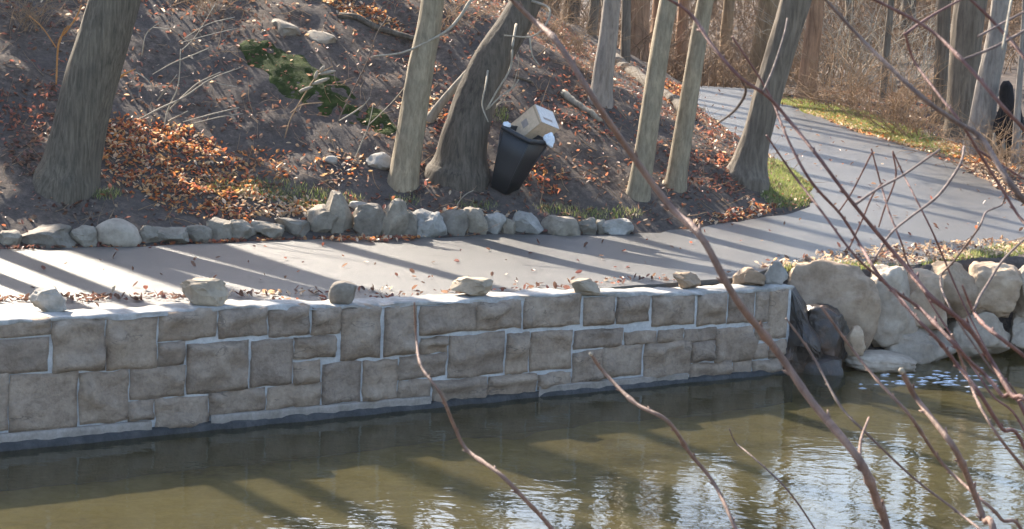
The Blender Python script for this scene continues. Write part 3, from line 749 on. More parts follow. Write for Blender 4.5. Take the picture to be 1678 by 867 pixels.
tree('grey_trunk', 'short-looking pale grey trunk behind the fallen log at the ridge top', (984, 166), [(990, 110), (997, 60), (1003, 0)], [32, 32, 30, 28], M['bark_grey'], 10)
# thin pale tapering tube along the left side of the old tree
tree('slanting_pale_strip', 'pale tan strip slanting up along the left side of the leaning old tree', (703, 200), [(728, 163), (790, 92), (853, 14)], [14, 13, 11, 9], M['log'], 6, limbs=3, flare=.3, y_shift=(.0, .0, .0))

def far_tree(name, label, px, yb, tops, widths, mat, ygd, height=14, group=None, limbs=8):
    P = at_y(px, yb, ygd); P[2] = tz(P[0], P[1])
    return tree(name, label, None, tops, widths, mat, height, group, limbs=limbs, ground_pt=P, flare=.25)
GT = 'woodland trees beyond the path'
for nm, lab, px, yb, tops, wd, mk, yg in [
    ('woodland_tree', 'wide reddish-brown trunk behind the ridge left of the slim olive pair', 1036, 130, [(1040, 60), (1044, 0)], [46, 44, 42], 'bark_red', 52),
    ('woodland_tree', 'brown trunk just right of the wide reddish one behind the ridge', 1074, 140, [(1078, 60), (1082, 0)], [28, 26, 24], 'bark_red', 55),
    ('woodland_tree', 'thin reddish trunk seen between the slim olive pair', 1112, 150, [(1116, 70), (1121, 0)], [20, 19, 18], 'bark_red', 56),
    ('woodland_tree', 'tan-brown trunk just left of the dark tree at the path bend', 1240, 150, [(1252, 60), (1260, 0)], [40, 36, 34], 'bark_brown', 52),
    ('woodland_tree', 'brown trunk behind the thicket just right of the dark tree at the bend', 1320, 172, [(1328, 90), (1338, 0)], [34, 28, 26], 'bark_red', 47),
    ('woodland_tree', 'grey-brown trunk in the thicket left of the wide grey trunk at the right', 1536, 222, [(1542, 120), (1548, 0)], [26, 24, 22], 'bark_mid', 42.5),
    ('woodland_tree', 'widest dark grey trunk at the right edge of the woods', 1574, 232, [(1580, 120), (1592, 0)], [52, 50, 52], 'bark_mid', 41),
    ('woodland_tree', 'pinkish-grey leaning trunk standing in orange leaves at the right', 1604, 252, [(1614, 160), (1632, 70), (1640, 0)], [48, 38, 36, 30], 'bark_grey', 39),
    ('woodland_tree', 'thin pale trunk at the right edge beside the black shape', 1664, 262, [(1668, 170), (1676, 60)], [13, 11, 9], 'bark_grey', 38),
    ('woodland_tree', 'slim shaded trunk at the top of the slope left of the mossy strip', 492, 30, [(494, 0), (498, -40)], [16, 15, 14], 'bark_mid', 36),
    ('woodland_tree', 'slim shaded trunk at the top of the slope above the rock slabs', 520, 26, [(523, 0), (527, -40)], [20, 19, 18], 'bark_mid', 36.5),
    ('woodland_tree', 'thin grey trunk at the top left corner of the slope', 14, 70, [(17, 20), (22, -40)], [12, 11, 10], 'bark_mid', 33),
    ('woodland_tree', 'slim brown trunk deep in the woods right of the thin reddish one', 1186, 130, [(1190, 60), (1195, 0)], [22, 20, 18], 'bark_brown', 58),
    ('woodland_tree', 'thin dark trunk in the middle of the thicket', 1446, 190, [(1452, 90), (1460, 0)], [14, 12, 11], 'bark_mid', 46)]:
    far_tree(nm, lab, px, yb, tops, wd, M[mk], yg, group=GT, limbs=7)
# trees higher on the slope, over the top of the picture: they shade the path and show in the water
KEYS = [(-1.75, 30.0), (1.65, 30.8), (2.2, 31.5), (-1.0, 30.6)]
mb = MB(); rgu = np.random.default_rng(3)
for x, y, h, w in [(-9.2, 28.6, 12, .40), (-10.5, 32, 13, .44), (-8.2, 36, 12, .40), (-4.2, 38.5, 12, .34), (-12, 39, 13, .5), (-1.2, 44, 12, .36), (-6.5, 46, 12, .44), (-14, 29, 12, .44), (1.2, 52, 12, .34), (-16, 44, 12, .4), (-11, 52, 11, .4), (-20, 38, 11, .4), (-4, 55, 11, .36), (-14.9, 40.3, 12, .8), (-14.2, 40.9, 11, .5), (-1.8, 48, 12, .3), (.2, 46.5, 12, .26), (-3.2, 50.5, 12, .34), (1.6, 49.5, 11, .24), (-.4, 51.5, 12, .3), (2.2, 45, 11, .22), (-2.4, 44.5, 11, .26)]:
    for kx, ky in KEYS:                                # leave the low sun a clear way to the trunks that catch it
        t_ = (x - kx) * SD.x + (y - ky) * SD.y; c_ = SD.x * (y - ky) - SD.y * (x - kx); hl = math.cos(SUN_EL); c_ /= hl
        if t_ > 0 and abs(c_) < .9: sft = (.9 - abs(c_)) * (1 if c_ >= 0 else -1) / hl; x -= SD.y * sft; y += SD.x * sft
    p0 = np.array([x, y, tz(x, y) - .2]); top = p0 + np.array([rgu.normal(.5, .4), rgu.normal(0, .4), h])
    q = spline(np.array([p0, p0 * .65 + top * .35 + rgu.normal(0, .15, 3), p0 * .3 + top * .7 + rgu.normal(0, .2, 3), top]), 5)
    mb.tube(q, np.linspace(w / 2, .03, len(q)), 9, False)
    for _k in range(6):
        t = rgu.uniform(.42, .95); a = rgu.uniform(0, 6.28)
        limb(mb, q[int(t * (len(q) - 1))], np.array([math.cos(a), math.sin(a), rgu.uniform(.4, 1.1)]), (1.15 - t) * h * .42 + .5, w * .22 * (1.1 - t), 1, rgu)
tag(mb.build('hilltop_woods', M['bark_mid']), 'bare woods running up the slope above the picture', 'woods', kind='stuff')

# low branches of the old tree that hang in front of its trunk
def px_tube(mb, pts, y, widths, k=5, dy=None, per=5):
    n = len(pts)
    P = spline(np.array([at_y(px, py, y + (dy[i] if dy else 0)) for i, (px, py) in enumerate(pts)]), per)
    w = np.interp(np.linspace(0, 1, len(P)), np.linspace(0, 1, len(widths)), widths)
    mb.tube(P, w * y / F / 2, k, True); return P
t3o = np.array(t3.location); yt3 = t3o[1]
for pts, w, dy in [([(866, -8), (800, -30), (772, 0), (755, 26), (735, 48), (705, 66), (660, 86), (612, 92)], [7, 6, 5, 4, 3], [.3, -.1, -.4, -.5, -.6, -.6, -.6, -.6]),
                   ([(846, 40), (840, 75), (836, 112), (815, 148), (797, 180)], [5, 4, 3, 3], [0, -.4, -.4, -.4, -.4]),
                   ([(800, 110), (796, 140), (790, 172), (800, 200)], [4, 3, 2], [0, -.4, -.45, -.5]),
                   ([(866, 0), (900, 14), (893, 42), (870, 60), (826, 58)], [5, 4, 3, 2.5], [.3, -.2, -.3, -.35, -.4]),
                   ([(868, 62), (872, 90), (884, 108)], [3, 2.5], [-.35, -.35, -.3]),
                   ([(800, 178), (818, 160), (842, 142), (850, 130)], [3, 2.5, 2], [-.4, -.4, -.4, -.4])]:
    mb = MB(); px_tube(mb, pts, yt3, w, 5, dy); mb.build('branch', M['twig_pale'], t3, t3o)

# ------------------------------------------------------------------ saplings and shrubs on the slope
def sapling(name, label, base, lines, mat, cat='sapling', group=None, pods=None, lift=0.0):
    P0 = on_ground(*base); root = empty(name, P0); tag(root, label, cat, group)
    rr = random.Random(int(base[0] * 7 + base[1]))
    for i, (pts, w) in enumerate(lines):
        w = [q_ * .72 for q_ in w]
        mb = MB(); q = rr.uniform(-.25, .12) if i else 0
        px_tube(mb, pts, P0[1], w, 5, [q * (j / max(1, len(pts) - 1)) - lift for j in range(len(pts))])
        mb.build('stem' if i == 0 else 'twig', mat, root, P0)
    for (a, b, w) in (pods or []):
        mb = MB(); A = at_y(*a, P0[1] - lift); B_ = at_y(*b, P0[1] - lift - .03)
        t = np.linspace(0, 1, 6)[:, None]; mb.tube(A + (B_ - A) * t, w * P0[1] / F / 2 * np.array([.4, .9, 1, 1, .8, .3]), 6)
        mb.build('seed_pod', M['twig_pale'], root, P0)
    return root
GS = 'bare saplings on the slope'
sapling('bare_sapling', 'pale branching sapling fanning over the leaf patch right of the broad tree', (268, 214),
        [([(268, 216), (275, 180), (292, 140), (296, 80)], [4, 3.5, 3, 2]), ([(228, 196), (262, 178), (300, 160), (345, 130), (398, 109)], [4, 5, 4, 3, 2]), ([(273, 184), (306, 152), (328, 134), (362, 118)], [3, 4, 3, 2]),
         ([(250, 122), (282, 104), (312, 92), (342, 79)], [2, 3, 3, 2]), ([(276, 199), (308, 182)], [4, 3]), ([(300, 200), (345, 188), (392, 176)], [2, 4, 2]), ([(318, 202), (360, 192), (398, 186)], [2, 3, 2]),
         ([(258, 165), (270, 148), (290, 122)], [3, 4, 2]), ([(296, 84), (320, 60), (352, 8)], [3, 2, 2]), ([(300, 64), (340, 40), (385, 28)], [2, 2, 2]), ([(296, 70), (340, 58), (390, 46)], [2, 2, 2]),
         ([(232, 92), (238, 60), (250, 45), (262, 38)], [2, 2, 2]), ([(250, 45), (278, 48)], [2, 2]), ([(222, 118), (240, 130), (252, 145)], [3, 3, 2]), ([(345, 130), (362, 138), (388, 142)], [2, 2, 1.5])],
        M['twig_pale'], 'sapling', GS)
sapling('bare_sapling', 'short sapling with pale drooping seed pods in front of the moss', (466, 226),
        [([(466, 228), (476, 196), (497, 158), (520, 124), (546, 108)], [3, 3, 3.5, 3, 2]), ([(476, 185), (495, 172), (530, 168)], [2, 3, 2])], M['twig_tan'], 'sapling', GS,
        pods=[((490, 150), (512, 142), 6), ((512, 138), (540, 128), 7), ((522, 122), (550, 116), 6), ((516, 130), (520, 116), 6), ((524, 118), (532, 108), 6)])
sapling('bare_sapling', 'thin dark whip-like sapling crossing the moss, ending in a pale broken tip', (553, 200),
        [([(553, 202), (572, 160), (600, 105), (618, 55), (636, 28)], [3, 3, 3, 3, 4])], M['twig_dark'], 'sapling', GS)
sapling('bare_sapling', 'small pale twiggy sapling at the lower end of the moss', (580, 262),
        [([(580, 264), (592, 235), (604, 205), (612, 170)], [3, 3, 2, 2]), ([(556, 198), (580, 184), (596, 172)], [3, 4, 2]), ([(590, 180), (606, 160)], [3, 2]), ([(604, 205), (640, 170), (664, 142)], [2.5, 2, 2])], M['twig_pale'], 'sapling', GS)
sapling('bare_sapling', 'orange-brown withered sapling sprouting left of the broad tree', (92, 140),
        [([(92, 142), (96, 72), (110, 50), (124, 30), (134, 8)], [4, 5, 5, 4, 3]), ([(98, 70), (104, 52), (112, 42)], [4, 4, 3]), ([(92, 78), (70, 46), (48, 26)], [3, 3, 2])], M['twig_orange'], 'sapling', GS)
sapling('bare_sapling', 'tiny orange dead twig against the right side of the broad tree', (168, 196),
        [([(170, 196), (180, 160), (188, 138), (200, 124), (222, 113)], [3, 6, 7, 6, 2])], M['twig_orange'], 'sapling', GS, lift=.35)
sapling('bare_sapling', 'pale curved sapling behind the black bin and the leaning old tree', (800, 205),
        [([(800, 206), (812, 176), (838, 146), (850, 100), (842, 70)], [3, 3, 3, 2, 2]), ([(812, 178), (822, 168), (840, 166)], [2, 2, 2])], M['twig_pale'], 'sapling', GS)
sapling('bare_sapling', 'tiny pale forked twig standing above the edging stones left of the bin', (748, 340),
        [([(746, 342), (754, 328), (764, 318), (776, 312)], [3, 2.5, 2]), ([(754, 328), (756, 314)], [2, 2])], M['twig_pale'], 'sapling', GS)

def shrub_mesh(name, seed, n, h, spread, arch, r0, side=6, lean=0.0):
    rg = np.random.default_rng(seed); mb = MB()
    for _ in range(n):
        a = rg.uniform(0, 2 * math.pi); p = np.array([rg.normal(0, .22), rg.normal(0, .22), -.1])
        out = np.array([math.cos(a), math.sin(a), 0]); L_ = h * rg.uniform(.55, 1.15)
        d = np.array([0, 0, 1.]) + out * rg.uniform(.1, spread) + np.array([lean, 0, 0]); d /= np.linalg.norm(d); P = [p]
        for i in range(9):
            d = d + out * arch * .08 + rg.normal(0, .09, 3) - np.array([0, 0, arch * .05 * i * .3]); d /= np.linalg.norm(d); P.append(P[-1] + d * L_ / 9)
        P = np.array(P); r = r0 * rg.uniform(.6, 1.2); mb.tube(P, np.linspace(r, r * .3, 10), 4, False)
        for _ in range(side):
            i = int(rg.integers(2, 9)); dd = rg.normal(0, 1, 3); dd[2] = abs(dd[2]) * .7; dd = dd / np.linalg.norm(dd) + (P[i] - P[i - 1]) / (L_ / 9) * .6; l = L_ * rg.uniform(.12, .34)
            q = [P[i]]
            for _k in range(3):
                dd = dd + rg.normal(0, .25, 3); dd /= np.linalg.norm(dd); q.append(q[-1] + dd * l / 3)
            mb.tube(np.array(q), np.linspace(r * .5, r * .2, 4), 3, False)
    fl = [np.vstack(mb.q)]
    return mesh_np(name, np.vstack(mb.v), fl)
SHR = [shrub_mesh('stems', 31, 34, 2.3, .9, 1.0, .011), shrub_mesh('stems', 32, 30, 2.0, 1.1, 1.5, .010, 7), shrub_mesh('stems', 33, 26, 2.8, .7, .7, .012), shrub_mesh('stems', 34, 40, 1.5, 1.2, 1.2, .008)]
shr_mats = [M['twig_tan'], M['twig_tan'], M['twig_pale'], M['twig_tan']]
GB = 'bare shrubs of the thicket beyond the path'
def shrub(px, py, y, kind, sc, label, group=GB, rot=None, wx=None):
    if wx is None: P = at_y(px, py, y); x = P[0]
    else: x = wx
    me = SHR[kind]
    if not me.materials: me.materials.append(shr_mats[kind])
    o = bpy.data.objects.new('bare_shrub', me); COL.objects.link(o)
    o.location = (x, y, tz(x, y) - .03); o.rotation_euler = (0, 0, rot if rot is not None else rnd.uniform(0, 6.28)); o.scale = (sc, sc, sc)
    tag(o, label, 'shrub', group); return o
for px, y, kd, sc, lab in [
    (1300, 47.5, 3, .9, 'low bare shrub at the left end of the thicket by the grass verge'),
    (1350, 45.8, 1, 1.0, 'arching bare shrub behind the sunlit grass verge, right of the brown trunk'),
    (1388, 45.0, 0, 1.0, 'sunlit bare shrub with long fanned stems in the left half of the thicket'),
    (1425, 43.6, 1, 1.05, 'bare arching shrub in the middle of the thicket'),
    (1462, 43.0, 0, .95, 'bare shrub with pale stems right of the thicket middle'),
    (1497, 41.8, 3, 1.2, 'dense low bare shrub left of the grey-brown trunk'),
    (1520, 41.2, 1, .85, 'bare shrub pressed against the grey-brown trunk'),
    (1632, 38.0, 3, 1.0, 'low twiggy shrub between the leaning trunk and the black shape'),
    (1668, 36.6, 1, .9, 'bare twiggy shrub at the right edge above the path'),
    (1405, 48.5, 2, 1.1, 'tall straggly shrub behind the middle of the thicket'),
    (1340, 50.5, 2, 1.0, 'tall straggly shrub behind the brown trunk'),
    (1480, 47.0, 2, 1.1, 'tall straggly shrub behind the right half of the thicket'),
    (1225, 52.5, 3, 1.1, 'low shrub beyond the far end of the path'),
    (1170, 55.0, 1, 1.0, 'arching shrub in the woods above the far path'),
    (1110, 54.0, 0, .9, 'bare shrub behind the slim olive pair'),
    (1290, 53.0, 0, 1.0, 'bare shrub deep in the woods right of the tan-brown trunk')]:
    shrub(px, 180, y, kd, sc, lab)
GC = 'bare bushes on the ridge'
for px, py, kd, sc, lab in [(930, 78, 3, .8, 'bare bush on the ridge left of the grey trunk'), (962, 120, 3, .6, 'small bare bush at the foot of the grey trunk'), (895, 60, 1, .7, 'bare bush behind the leaning old tree'),
                            (745, 40, 3, .7, 'twiggy bush high on the slope right of the olive tree'), (40, 40, 3, .7, 'bare bush at the top left corner of the slope'), (340, 14, 3, .6, 'bare bush at the top of the slope above the pale sapling'), (1010, 60, 1, .7, 'bare bush on the ridge right of the grey trunk')]:
    P = on_ground(px, py); shrub(px, py, float(P[1]), kd, sc, lab, GC, wx=float(P[0]))
# the wood behind reads as one mass
mb = MB(); rgm = np.random.default_rng(77)
for _ in range(150):
    x = rgm.uniform(-45, 60); y = rgm.uniform(60, 110)
    if x < -4 and rgm.random() < .75: x = rgm.uniform(4, 60)
    z0 = tz(x, y); h = rgm.uniform(9, 16) if x > 0 else rgm.uniform(5, 8); r = rgm.uniform(.10, .24)
    top = np.array([x + rgm.normal(0, .8), y + rgm.normal(0, .8), z0 + h])
    mb.tube(np.array([[x, y, z0 - .2], (np.array([x, y, z0]) + top) / 2 + rgm.normal(0, .15, 3), top]), [r, r * .7, r * .15], 6, False)
    for _k in range(10):
        t = rgm.uniform(.3, .95); p = np.array([x, y, z0]) * (1 - t) + top * t; a = rgm.uniform(0, 6.28)
        limb(mb, p, np.array([math.cos(a), math.sin(a), rgm.uniform(.3, 1)]), (1.15 - t) * h * .38 + .5, r * .35 * (1.1 - t), 1, rgm)
tag(mb.build('far_woods', M['bark_mid']), 'brown mass of distant bare woods behind the path and the ridge', 'woods', kind='stuff')
mb = MB()
for _ in range(3800):
    x = rgm.uniform(-2, 24); y = rgm.uniform(49, 82)
    if abs(x) < 7 and y < 50: continue
    z0 = tz(x, y); a = rgm.uniform(0, 6.28); d = np.array([math.cos(a) * .5, math.sin(a) * .5, 1]); p = np.array([x, y, z0]); P = [p]
    L_ = rgm.uniform(.8, 2.6)
    for _k in range(5):
        d = d + rgm.normal(0, .22, 3) + np.array([math.cos(a), math.sin(a), 0]) * .12; d /= np.linalg.norm(d); P.append(P[-1] + d * L_ / 5)
    mb.tube(np.array(P), np.linspace(.014, .005, 6), 3, False)
    for _k in range(4):
        i = int(rgm.integers(2, 5)); dd = rgm.normal(0, 1, 3); dd /= np.linalg.norm(dd); mb.tube(np.array([P[i], P[i] + dd * .3, P[i] + dd * .55 + rgm.normal(0, .08, 3)]), [.008, .006, .004], 3, False)
tag(mb.build('undergrowth', M['undergrowth']), 'tangle of bare brown undergrowth filling the woods beyond the path', 'undergrowth', kind='stuff')

# fallen wood
def log(label, a, b, w, mat, taper=.7, name='fallen_log', y_add=(0, 0), sag=.0):
    A = on_ground(*a); B_ = on_ground(*b); r = w * A[1] / F / 2
    mb = MB(); t = np.linspace(0, 1, 14)[:, None]
    P = A + (B_ - A) * t; P[:, 2] = np.maximum(P[:, 2], terrain(P[:, 0], P[:, 1])) + r * .55
    P += np.random.default_rng(int(w * 10)).normal(0, r * .10, P.shape); rr_ = np.linspace(r, r * taper, 14)
    mb.tube(P, rr_, 10); o = mb.build(name, mat, None, A); o.location = Vector(A)
    tag(o, label, 'log'); return o
log('tan bare log lying downhill right of the cardboard box', (922, 156), (984, 203), 13, M['log'])
log('thick grey log lying along the ridge behind the left olive tree', (1006, 104), (1130, 196), 22, M['bark_old'])
log('dark fallen log near the slope top under the bright orange leaves', (556, 30), (694, 74), 12, M['bark_old'])
log('thin dark branch lying on the slope above the black bin', (842, 128), (874, 140), 7, M['bark_old'], name='fallen_branch')
log('small pale stick lying on the slope under the old tree roots', (690, 176), (706, 198), 6, M['log'], name='fallen_branch')

# invented near-black solid with roots, standing in for an unidentified dark shape
def dark_form():
    P0 = at_y(1646, 226, 38.6); P0[2] = tz(P0[0], P0[1]); sc = 38.6 / F
    root = empty('dark_stand_in', P0); tag(root, 'near-black upright shape with a knob on top at the right edge', 'dark_form')
    mb = MB(); k = 16
    prof = [(0, 24, 1646), (12, 22, 1648), (30, 24, 1652), (50, 25, 1653), (70, 22, 1652), (84, 18, 1650), (92, 11, 1645), (104, 10, 1643), (116, 9, 1642), (124, 5, 1641)]
    P = np.array([[P0[0] + (cx - 1646) * sc, P0[1], P0[2] + h * sc] for h, r, cx in prof]); mb.tube(P, [r * sc for h, r, cx in prof], k)
    V = mb.v[0]; nse = np.array([mnoise.fractal(Vector(v) * 3, 1, 2, 4) for v in V]); c = np.repeat(P, k, 0)
    V[:len(c)] += (V[:len(c)] - c) * (.28 * nse[:len(c)])[:, None]
    mb.build('trunk', M['black'], root, P0)
    for (x0, x1, h0, h1, w) in ((1628, 1624, -4, 40, 8), (1638, 1641, -4, 32, 9), (1664, 1668, -4, 46, 7)):
        mb = MB(); mb.tube(np.array([[P0[0] + (x0 - 1646) * sc, P0[1] - .22, P0[2] + h0 * sc], [P0[0] + ((x0 + x1) / 2 - 1646) * sc, P0[1] - .26, P0[2] + (h0 + h1) / 2 * sc], [P0[0] + (x1 - 1646) * sc, P0[1] - .2, P0[2] + h1 * sc]]), [w * sc / 2, w * sc / 2, w * sc / 4], 7)
        mb.build('root', M['log'], root, P0)
dark_form()

# ------------------------------------------------------------------ bin, box, bag
def rounded_sq(a, r, n=5):
    pts = []
    for cx, cy, a0 in ((a - r, a - r, 0), (-a + r, a - r, 90), (-a + r, -a + r, 180), (a - r, -a + r, 270)):
        for k in range(n): t = R(a0 + 90 * k / (n - 1)); pts.append((cx + r * math.cos(t), cy + r * math.sin(t)))
    return np.array(pts)
Pb = on_ground(826, 309); scb = Pb[1] / F
bin_ = empty('litter_bin', Pb); tag(bin_, 'black tapered plastic litter bin tilting to the right on the slope', 'bin')
hb = 97 * scb / math.cos(R(8))
axis_z = np.array([math.sin(R(19)), -.10, math.cos(R(19))]); axis_z /= np.linalg.norm(axis_z)
ax = np.array([math.cos(R(19)), 0, -math.sin(R(19))]); ay = np.cross(axis_z, ax); ax = np.cross(ay, axis_z)
rot = R(58); ex = ax * math.cos(rot) + ay * math.sin(rot); ey = -ax * math.sin(rot) + ay * math.cos(rot)
def sect(t, a, r): q = rounded_sq(a, r); return Pb + axis_z * t + q[:, :1] * ex + q[:, 1:] * ey
def loft(rings, closed_top=False, closed_bottom=True):
    mb = MB(); n = len(rings[0]); V = np.vstack(rings); k = np.arange(n); k2 = (k + 1) % n; Q = []; T = []
    for i in range(len(rings) - 1): Q.append(np.stack([i * n + k, i * n + k2, (i + 1) * n + k2, (i + 1) * n + k], -1))
    if closed_bottom: V = np.vstack([V, rings[0].mean(0)]); T.append(np.stack([k2, k, np.full(n, len(V) - 1)], -1))
    if closed_top: V = np.vstack([V, rings[-1].mean(0)]); T.append(np.stack([(len(rings) - 1) * n + k, (len(rings) - 1) * n + k2, np.full(n, len(V) - 1)], -1))
    mb.add(V, np.vstack(Q), np.vstack(T) if T else None); return mb
a0, a1 = 16.5 * scb, 30 * scb
loft([sect(-.04, a0, .03), sect(hb * .3, a0 + (a1 - a0) * .3, .035), sect(hb * .6, a0 + (a1 - a0) * .6, .04), sect(hb, a1, .045), sect(hb, a1 - .012, .04), sect(hb * .5, a0 + (a1 - a0) * .5 - .012, .03)]).build('body', M['bin'], bin_, Pb)
loft([sect(hb - .055, a1 + .000, .045), sect(hb - .05, a1 + .016, .05), sect(hb + .012, a1 + .018, .05), sect(hb + .014, a1 - .014, .04), sect(hb - .03, a1 - .014, .04)], False, False).build('rim', M['bin_rim'], bin_, Pb)
for s in (1, -1):                                   # moulded corner ribs
    for s2 in (1, -1):
        mb = MB(); e = lambda a: (a - .008) * (ex * s + ey * s2)
        mb.tube(np.array([Pb + axis_z * .0 + e(a0), Pb + axis_z * hb * .5 + e((a0 + a1) / 2), Pb + axis_z * (hb - .06) + e(a1)]), .011, 6); mb.build('rib', M['bin_rim'], bin_, Pb)
# box
yb_ = Pb[1] - .12; P3 = at_y(888, 200, yb_)
def cam2w(v): return CRT * v[0] + CU * v[1] + FWD * v[2]
la, lb, lc = .8636, .6856, .8865
va = cam2w((-.34 * la, .94 * la, .504)); vb = cam2w((.95 * lb, -.32 * lb, .728)); vc = cam2w((-.79 * lc, -.61 * lc, .463))
va /= np.linalg.norm(va); vb = vb - va * (vb @ va); vb /= np.linalg.norm(vb); vc = vc - va * (vc @ va) - vb * (vc @ vb); vc /= np.linalg.norm(vc)
va *= 38 * scb; vb *= 46 * scb; vc *= 62 * scb
box = empty('cardboard_box', P3); tag(box, 'tan cardboard box with a pale printed end sticking out of the black bin', 'box')
def panel(name, o, e1, e2, mat, th=.006, grow=0.0):
    n = np.cross(e1, e2); n /= np.linalg.norm(n); mb = MB()
    c = np.array([o, o + e1, o + e1 + e2, o + e2]); V = np.vstack([c, c - n * th]); 
    mb.add(V, np.array([[0, 1, 2, 3], [7, 6, 5, 4], [0, 4, 5, 1], [1, 5, 6, 2], [2, 6, 7, 3], [3, 7, 4, 0]])); return mb.build(name, mat, box, P3, False)
panel('side_panel', P3, va, vc, M['card']); panel('end_panel', P3, vb, va, M['card_white']); panel('bottom_panel', P3, vc, vb, M['card'])
panel('side_panel', P3 + vb + va, -va, vc, M['card']); panel('end_panel', P3 + vc, va, vb, M['card']); panel('flap', P3 + va, vb, vc, M['card'])
nA = np.cross(va, vc); nA /= np.linalg.norm(nA)
if nA @ FWD > 0: nA = -nA
panel('label_print', P3 + nA * .003 + va * .35 + vc * .40, va * .35, vc * .2, M['print'], .001)
panel('tape', P3 + nA * .003 + va * .02 + vc * .04, va * .96, vc * .05, M['tape'], .001)
nB = np.cross(vb, va); nB /= np.linalg.norm(nB)
if nB @ FWD > 0: nB = -nB
panel('label_print', P3 + nB * .003 + va * .25 + vb * .2, vb * .5, va * .12, M['print'], .001)
def crumple(name, label, px, py, y, w, h, seed, mat, cat):
    P = at_y(px, py, y); V, Fc = rock_mesh(name, w * scb, w * scb * .8, h * scb, seed, 14, .35, 3)
    o = put(name, mesh_np(name, V, Fc, False), mat); o.location = Vector(P); tag(o, label, cat); return o
crumple('plastic_bag', 'crumpled white plastic bag hanging over the right rim of the black bin', 899, 229, Pb[1] - .1, 20, 22, 900, M['bag'], 'bag')
crumple('plastic_bag', 'small bluish plastic scrap at the left rim of the black bin', 830, 204, Pb[1] - .16, 14, 9, 901, M['bag'], 'bag')

# ------------------------------------------------------------------ leaves, grass, moss
def in_ell(px, py, cx, cy, rx, ry, a):
    c, s = math.cos(R(a)), math.sin(R(a)); dx, dy = px - cx, py - cy
    return ((dx * c + dy * s) / rx) ** 2 + ((-dx * s + dy * c) / ry) ** 2
pal = {'o': np.array([(.50, .18, .055), (.58, .28, .10), (.42, .12, .045), (.62, .40, .20)]), 'b': np.array([(.18, .095, .06), (.13, .07, .05), (.25, .15, .10), (.20, .10, .08)]),
       'r': np.array([(.32, .11, .07), (.40, .15, .08), (.24, .09, .065)]), 'p': np.array([(.60, .44, .29), (.55, .36, .22), (.70, .56, .42)])}
def scatter(n, xr, yr): return rng.uniform(*xr, n), rng.uniform(*yr, n)
ell = [(285, 275, 150, 62, 24, 1.0, 'oorop'), (255, 240, 90, 36, 20, 1.0, 'oorr'), (400, 330, 120, 26, 8, .9, 'opp'), (255, 225, 60, 30, 10, .7, 'o'), (600, 25, 75, 14, 22, 1.0, 'oop'), (670, 55, 40, 10, 22, .6, 'r'), (100, 250, 90, 45, 0, .45, 'b'), (60, 190, 90, 60, 0, .4, 'br'),
       (880, 285, 46, 30, 20, .5, 'ror'), (1150, 280, 80, 34, 15, .35, 'rb'), (950, 180, 80, 40, 25, .25, 'rb'), (760, 355, 90, 12, 0, .5, 'op'), (430, 280, 60, 40, 20, .4, 'bo'), (560, 280, 50, 30, 10, .35, 'bop'),
       (350, 403, 340, 7, -2, 1.0, 'bro'), (600, 398, 90, 10, 0, .9, 'orp'), (80, 412, 160, 8, -3, .9, 'brb'), (940, 375, 60, 10, 0, .8, 'rb'), (1210, 352, 80, 10, -10, .8, 'orp'),
       (1590, 255, 70, 10, 18, 1.0, 'oop'), (1480, 424, 220, 15, -5, .38, 'ppb'), (1380, 200, 70, 8, 18, .7, 'op'), (1450, 225, 90, 9, 16, .5, 'op'), (1110, 155, 30, 16, 20, .8, 'ro'), (1640, 300, 60, 14, 30, .4, 'bp'), (690, 180, 40, 24, 10, .6, 'op'),
       (150, 505, 190, 5, -1, .35, 'b'), (470, 495, 190, 4, -2, .22, 'bbp'), (750, 210, 40, 60, 0, .3, 'r')]
X1, Y1 = scatter(330000, (-9.5, 9.5), (22, 48))
Z1 = terrain(X1, Y1); PX, PY = project(np.stack([X1, Y1, Z1], -1)); PX = np.asarray(PX); PY = np.asarray(PY)
hin = inside(X1, Y1, HILL_POLY); rin = inside(X1, Y1, RIGHT_POLY)
u_, s__ = us(X1, Y1); landm = s__ > .5
dens = np.where(hin, .05 + .17 * np.clip(fbm(X1 * .9, Y1 * .9, 3) + .3, 0, 1), np.where(rin, .14, .0035)); kind = np.full(len(X1), 'b', object)
mixk = rng.random(len(X1)); kind[mixk > .94] = 'p'; kind[mixk < .22] = 'r'
for cx, cy, rx, ry, a, dn, ks in ell:
    e = in_ell(PX, PY, cx, cy, rx, ry, a) + .5 * fbm(X1 * 3, Y1 * 3, 3); w_ = np.clip((1.35 - e) * 1.6, 0, 1) * dn
    k = w_ > dens; dens = np.maximum(dens, w_)
    ch = np.array(list(ks), object)[rng.integers(0, len(ks), len(X1))]; kind[k] = ch[k]
onpath = ~hin & ~rin
dens = np.where(onpath & (s__ < .9) & (s__ > .44) & (u_ < ULEN - 1), np.maximum(dens, .08), dens)
vis = (PX > -120) & (PX < W + 120) & (PY > -80) & (PY < 520)
keep = landm & vis & (rng.random(len(X1)) < dens)
X1, Y1, Z1, kind, onpath = X1[keep], Y1[keep], Z1[keep], kind[keep], onpath[keep]
Z1 = np.where(onpath, zpath(Y1) + .012, Z1)
n = len(X1); sz = rng.uniform(.02, .052, n)
yaw = rng.uniform(0, 2 * math.pi, n); tl = rng.normal(0, .55, n); tl2 = rng.normal(0, .55, n)
shape = np.array([(-1, 0, 0), (-.35, .55, .18), (.45, .5, .22), (1, 0, .12), (.45, -.5, .22), (-.35, -.55, .18), (0.05, 0, -.02)])
V = shape[None] * sz[:, None, None] * np.stack([np.ones(n), rng.uniform(.6, 1.1, n), rng.uniform(.3, 2.2, n)], -1)[:, None, :]
def rotx(V, a): c, s = np.cos(a)[:, None], np.sin(a)[:, None]; return np.stack([V[..., 0], V[..., 1] * c - V[..., 2] * s, V[..., 1] * s + V[..., 2] * c], -1)
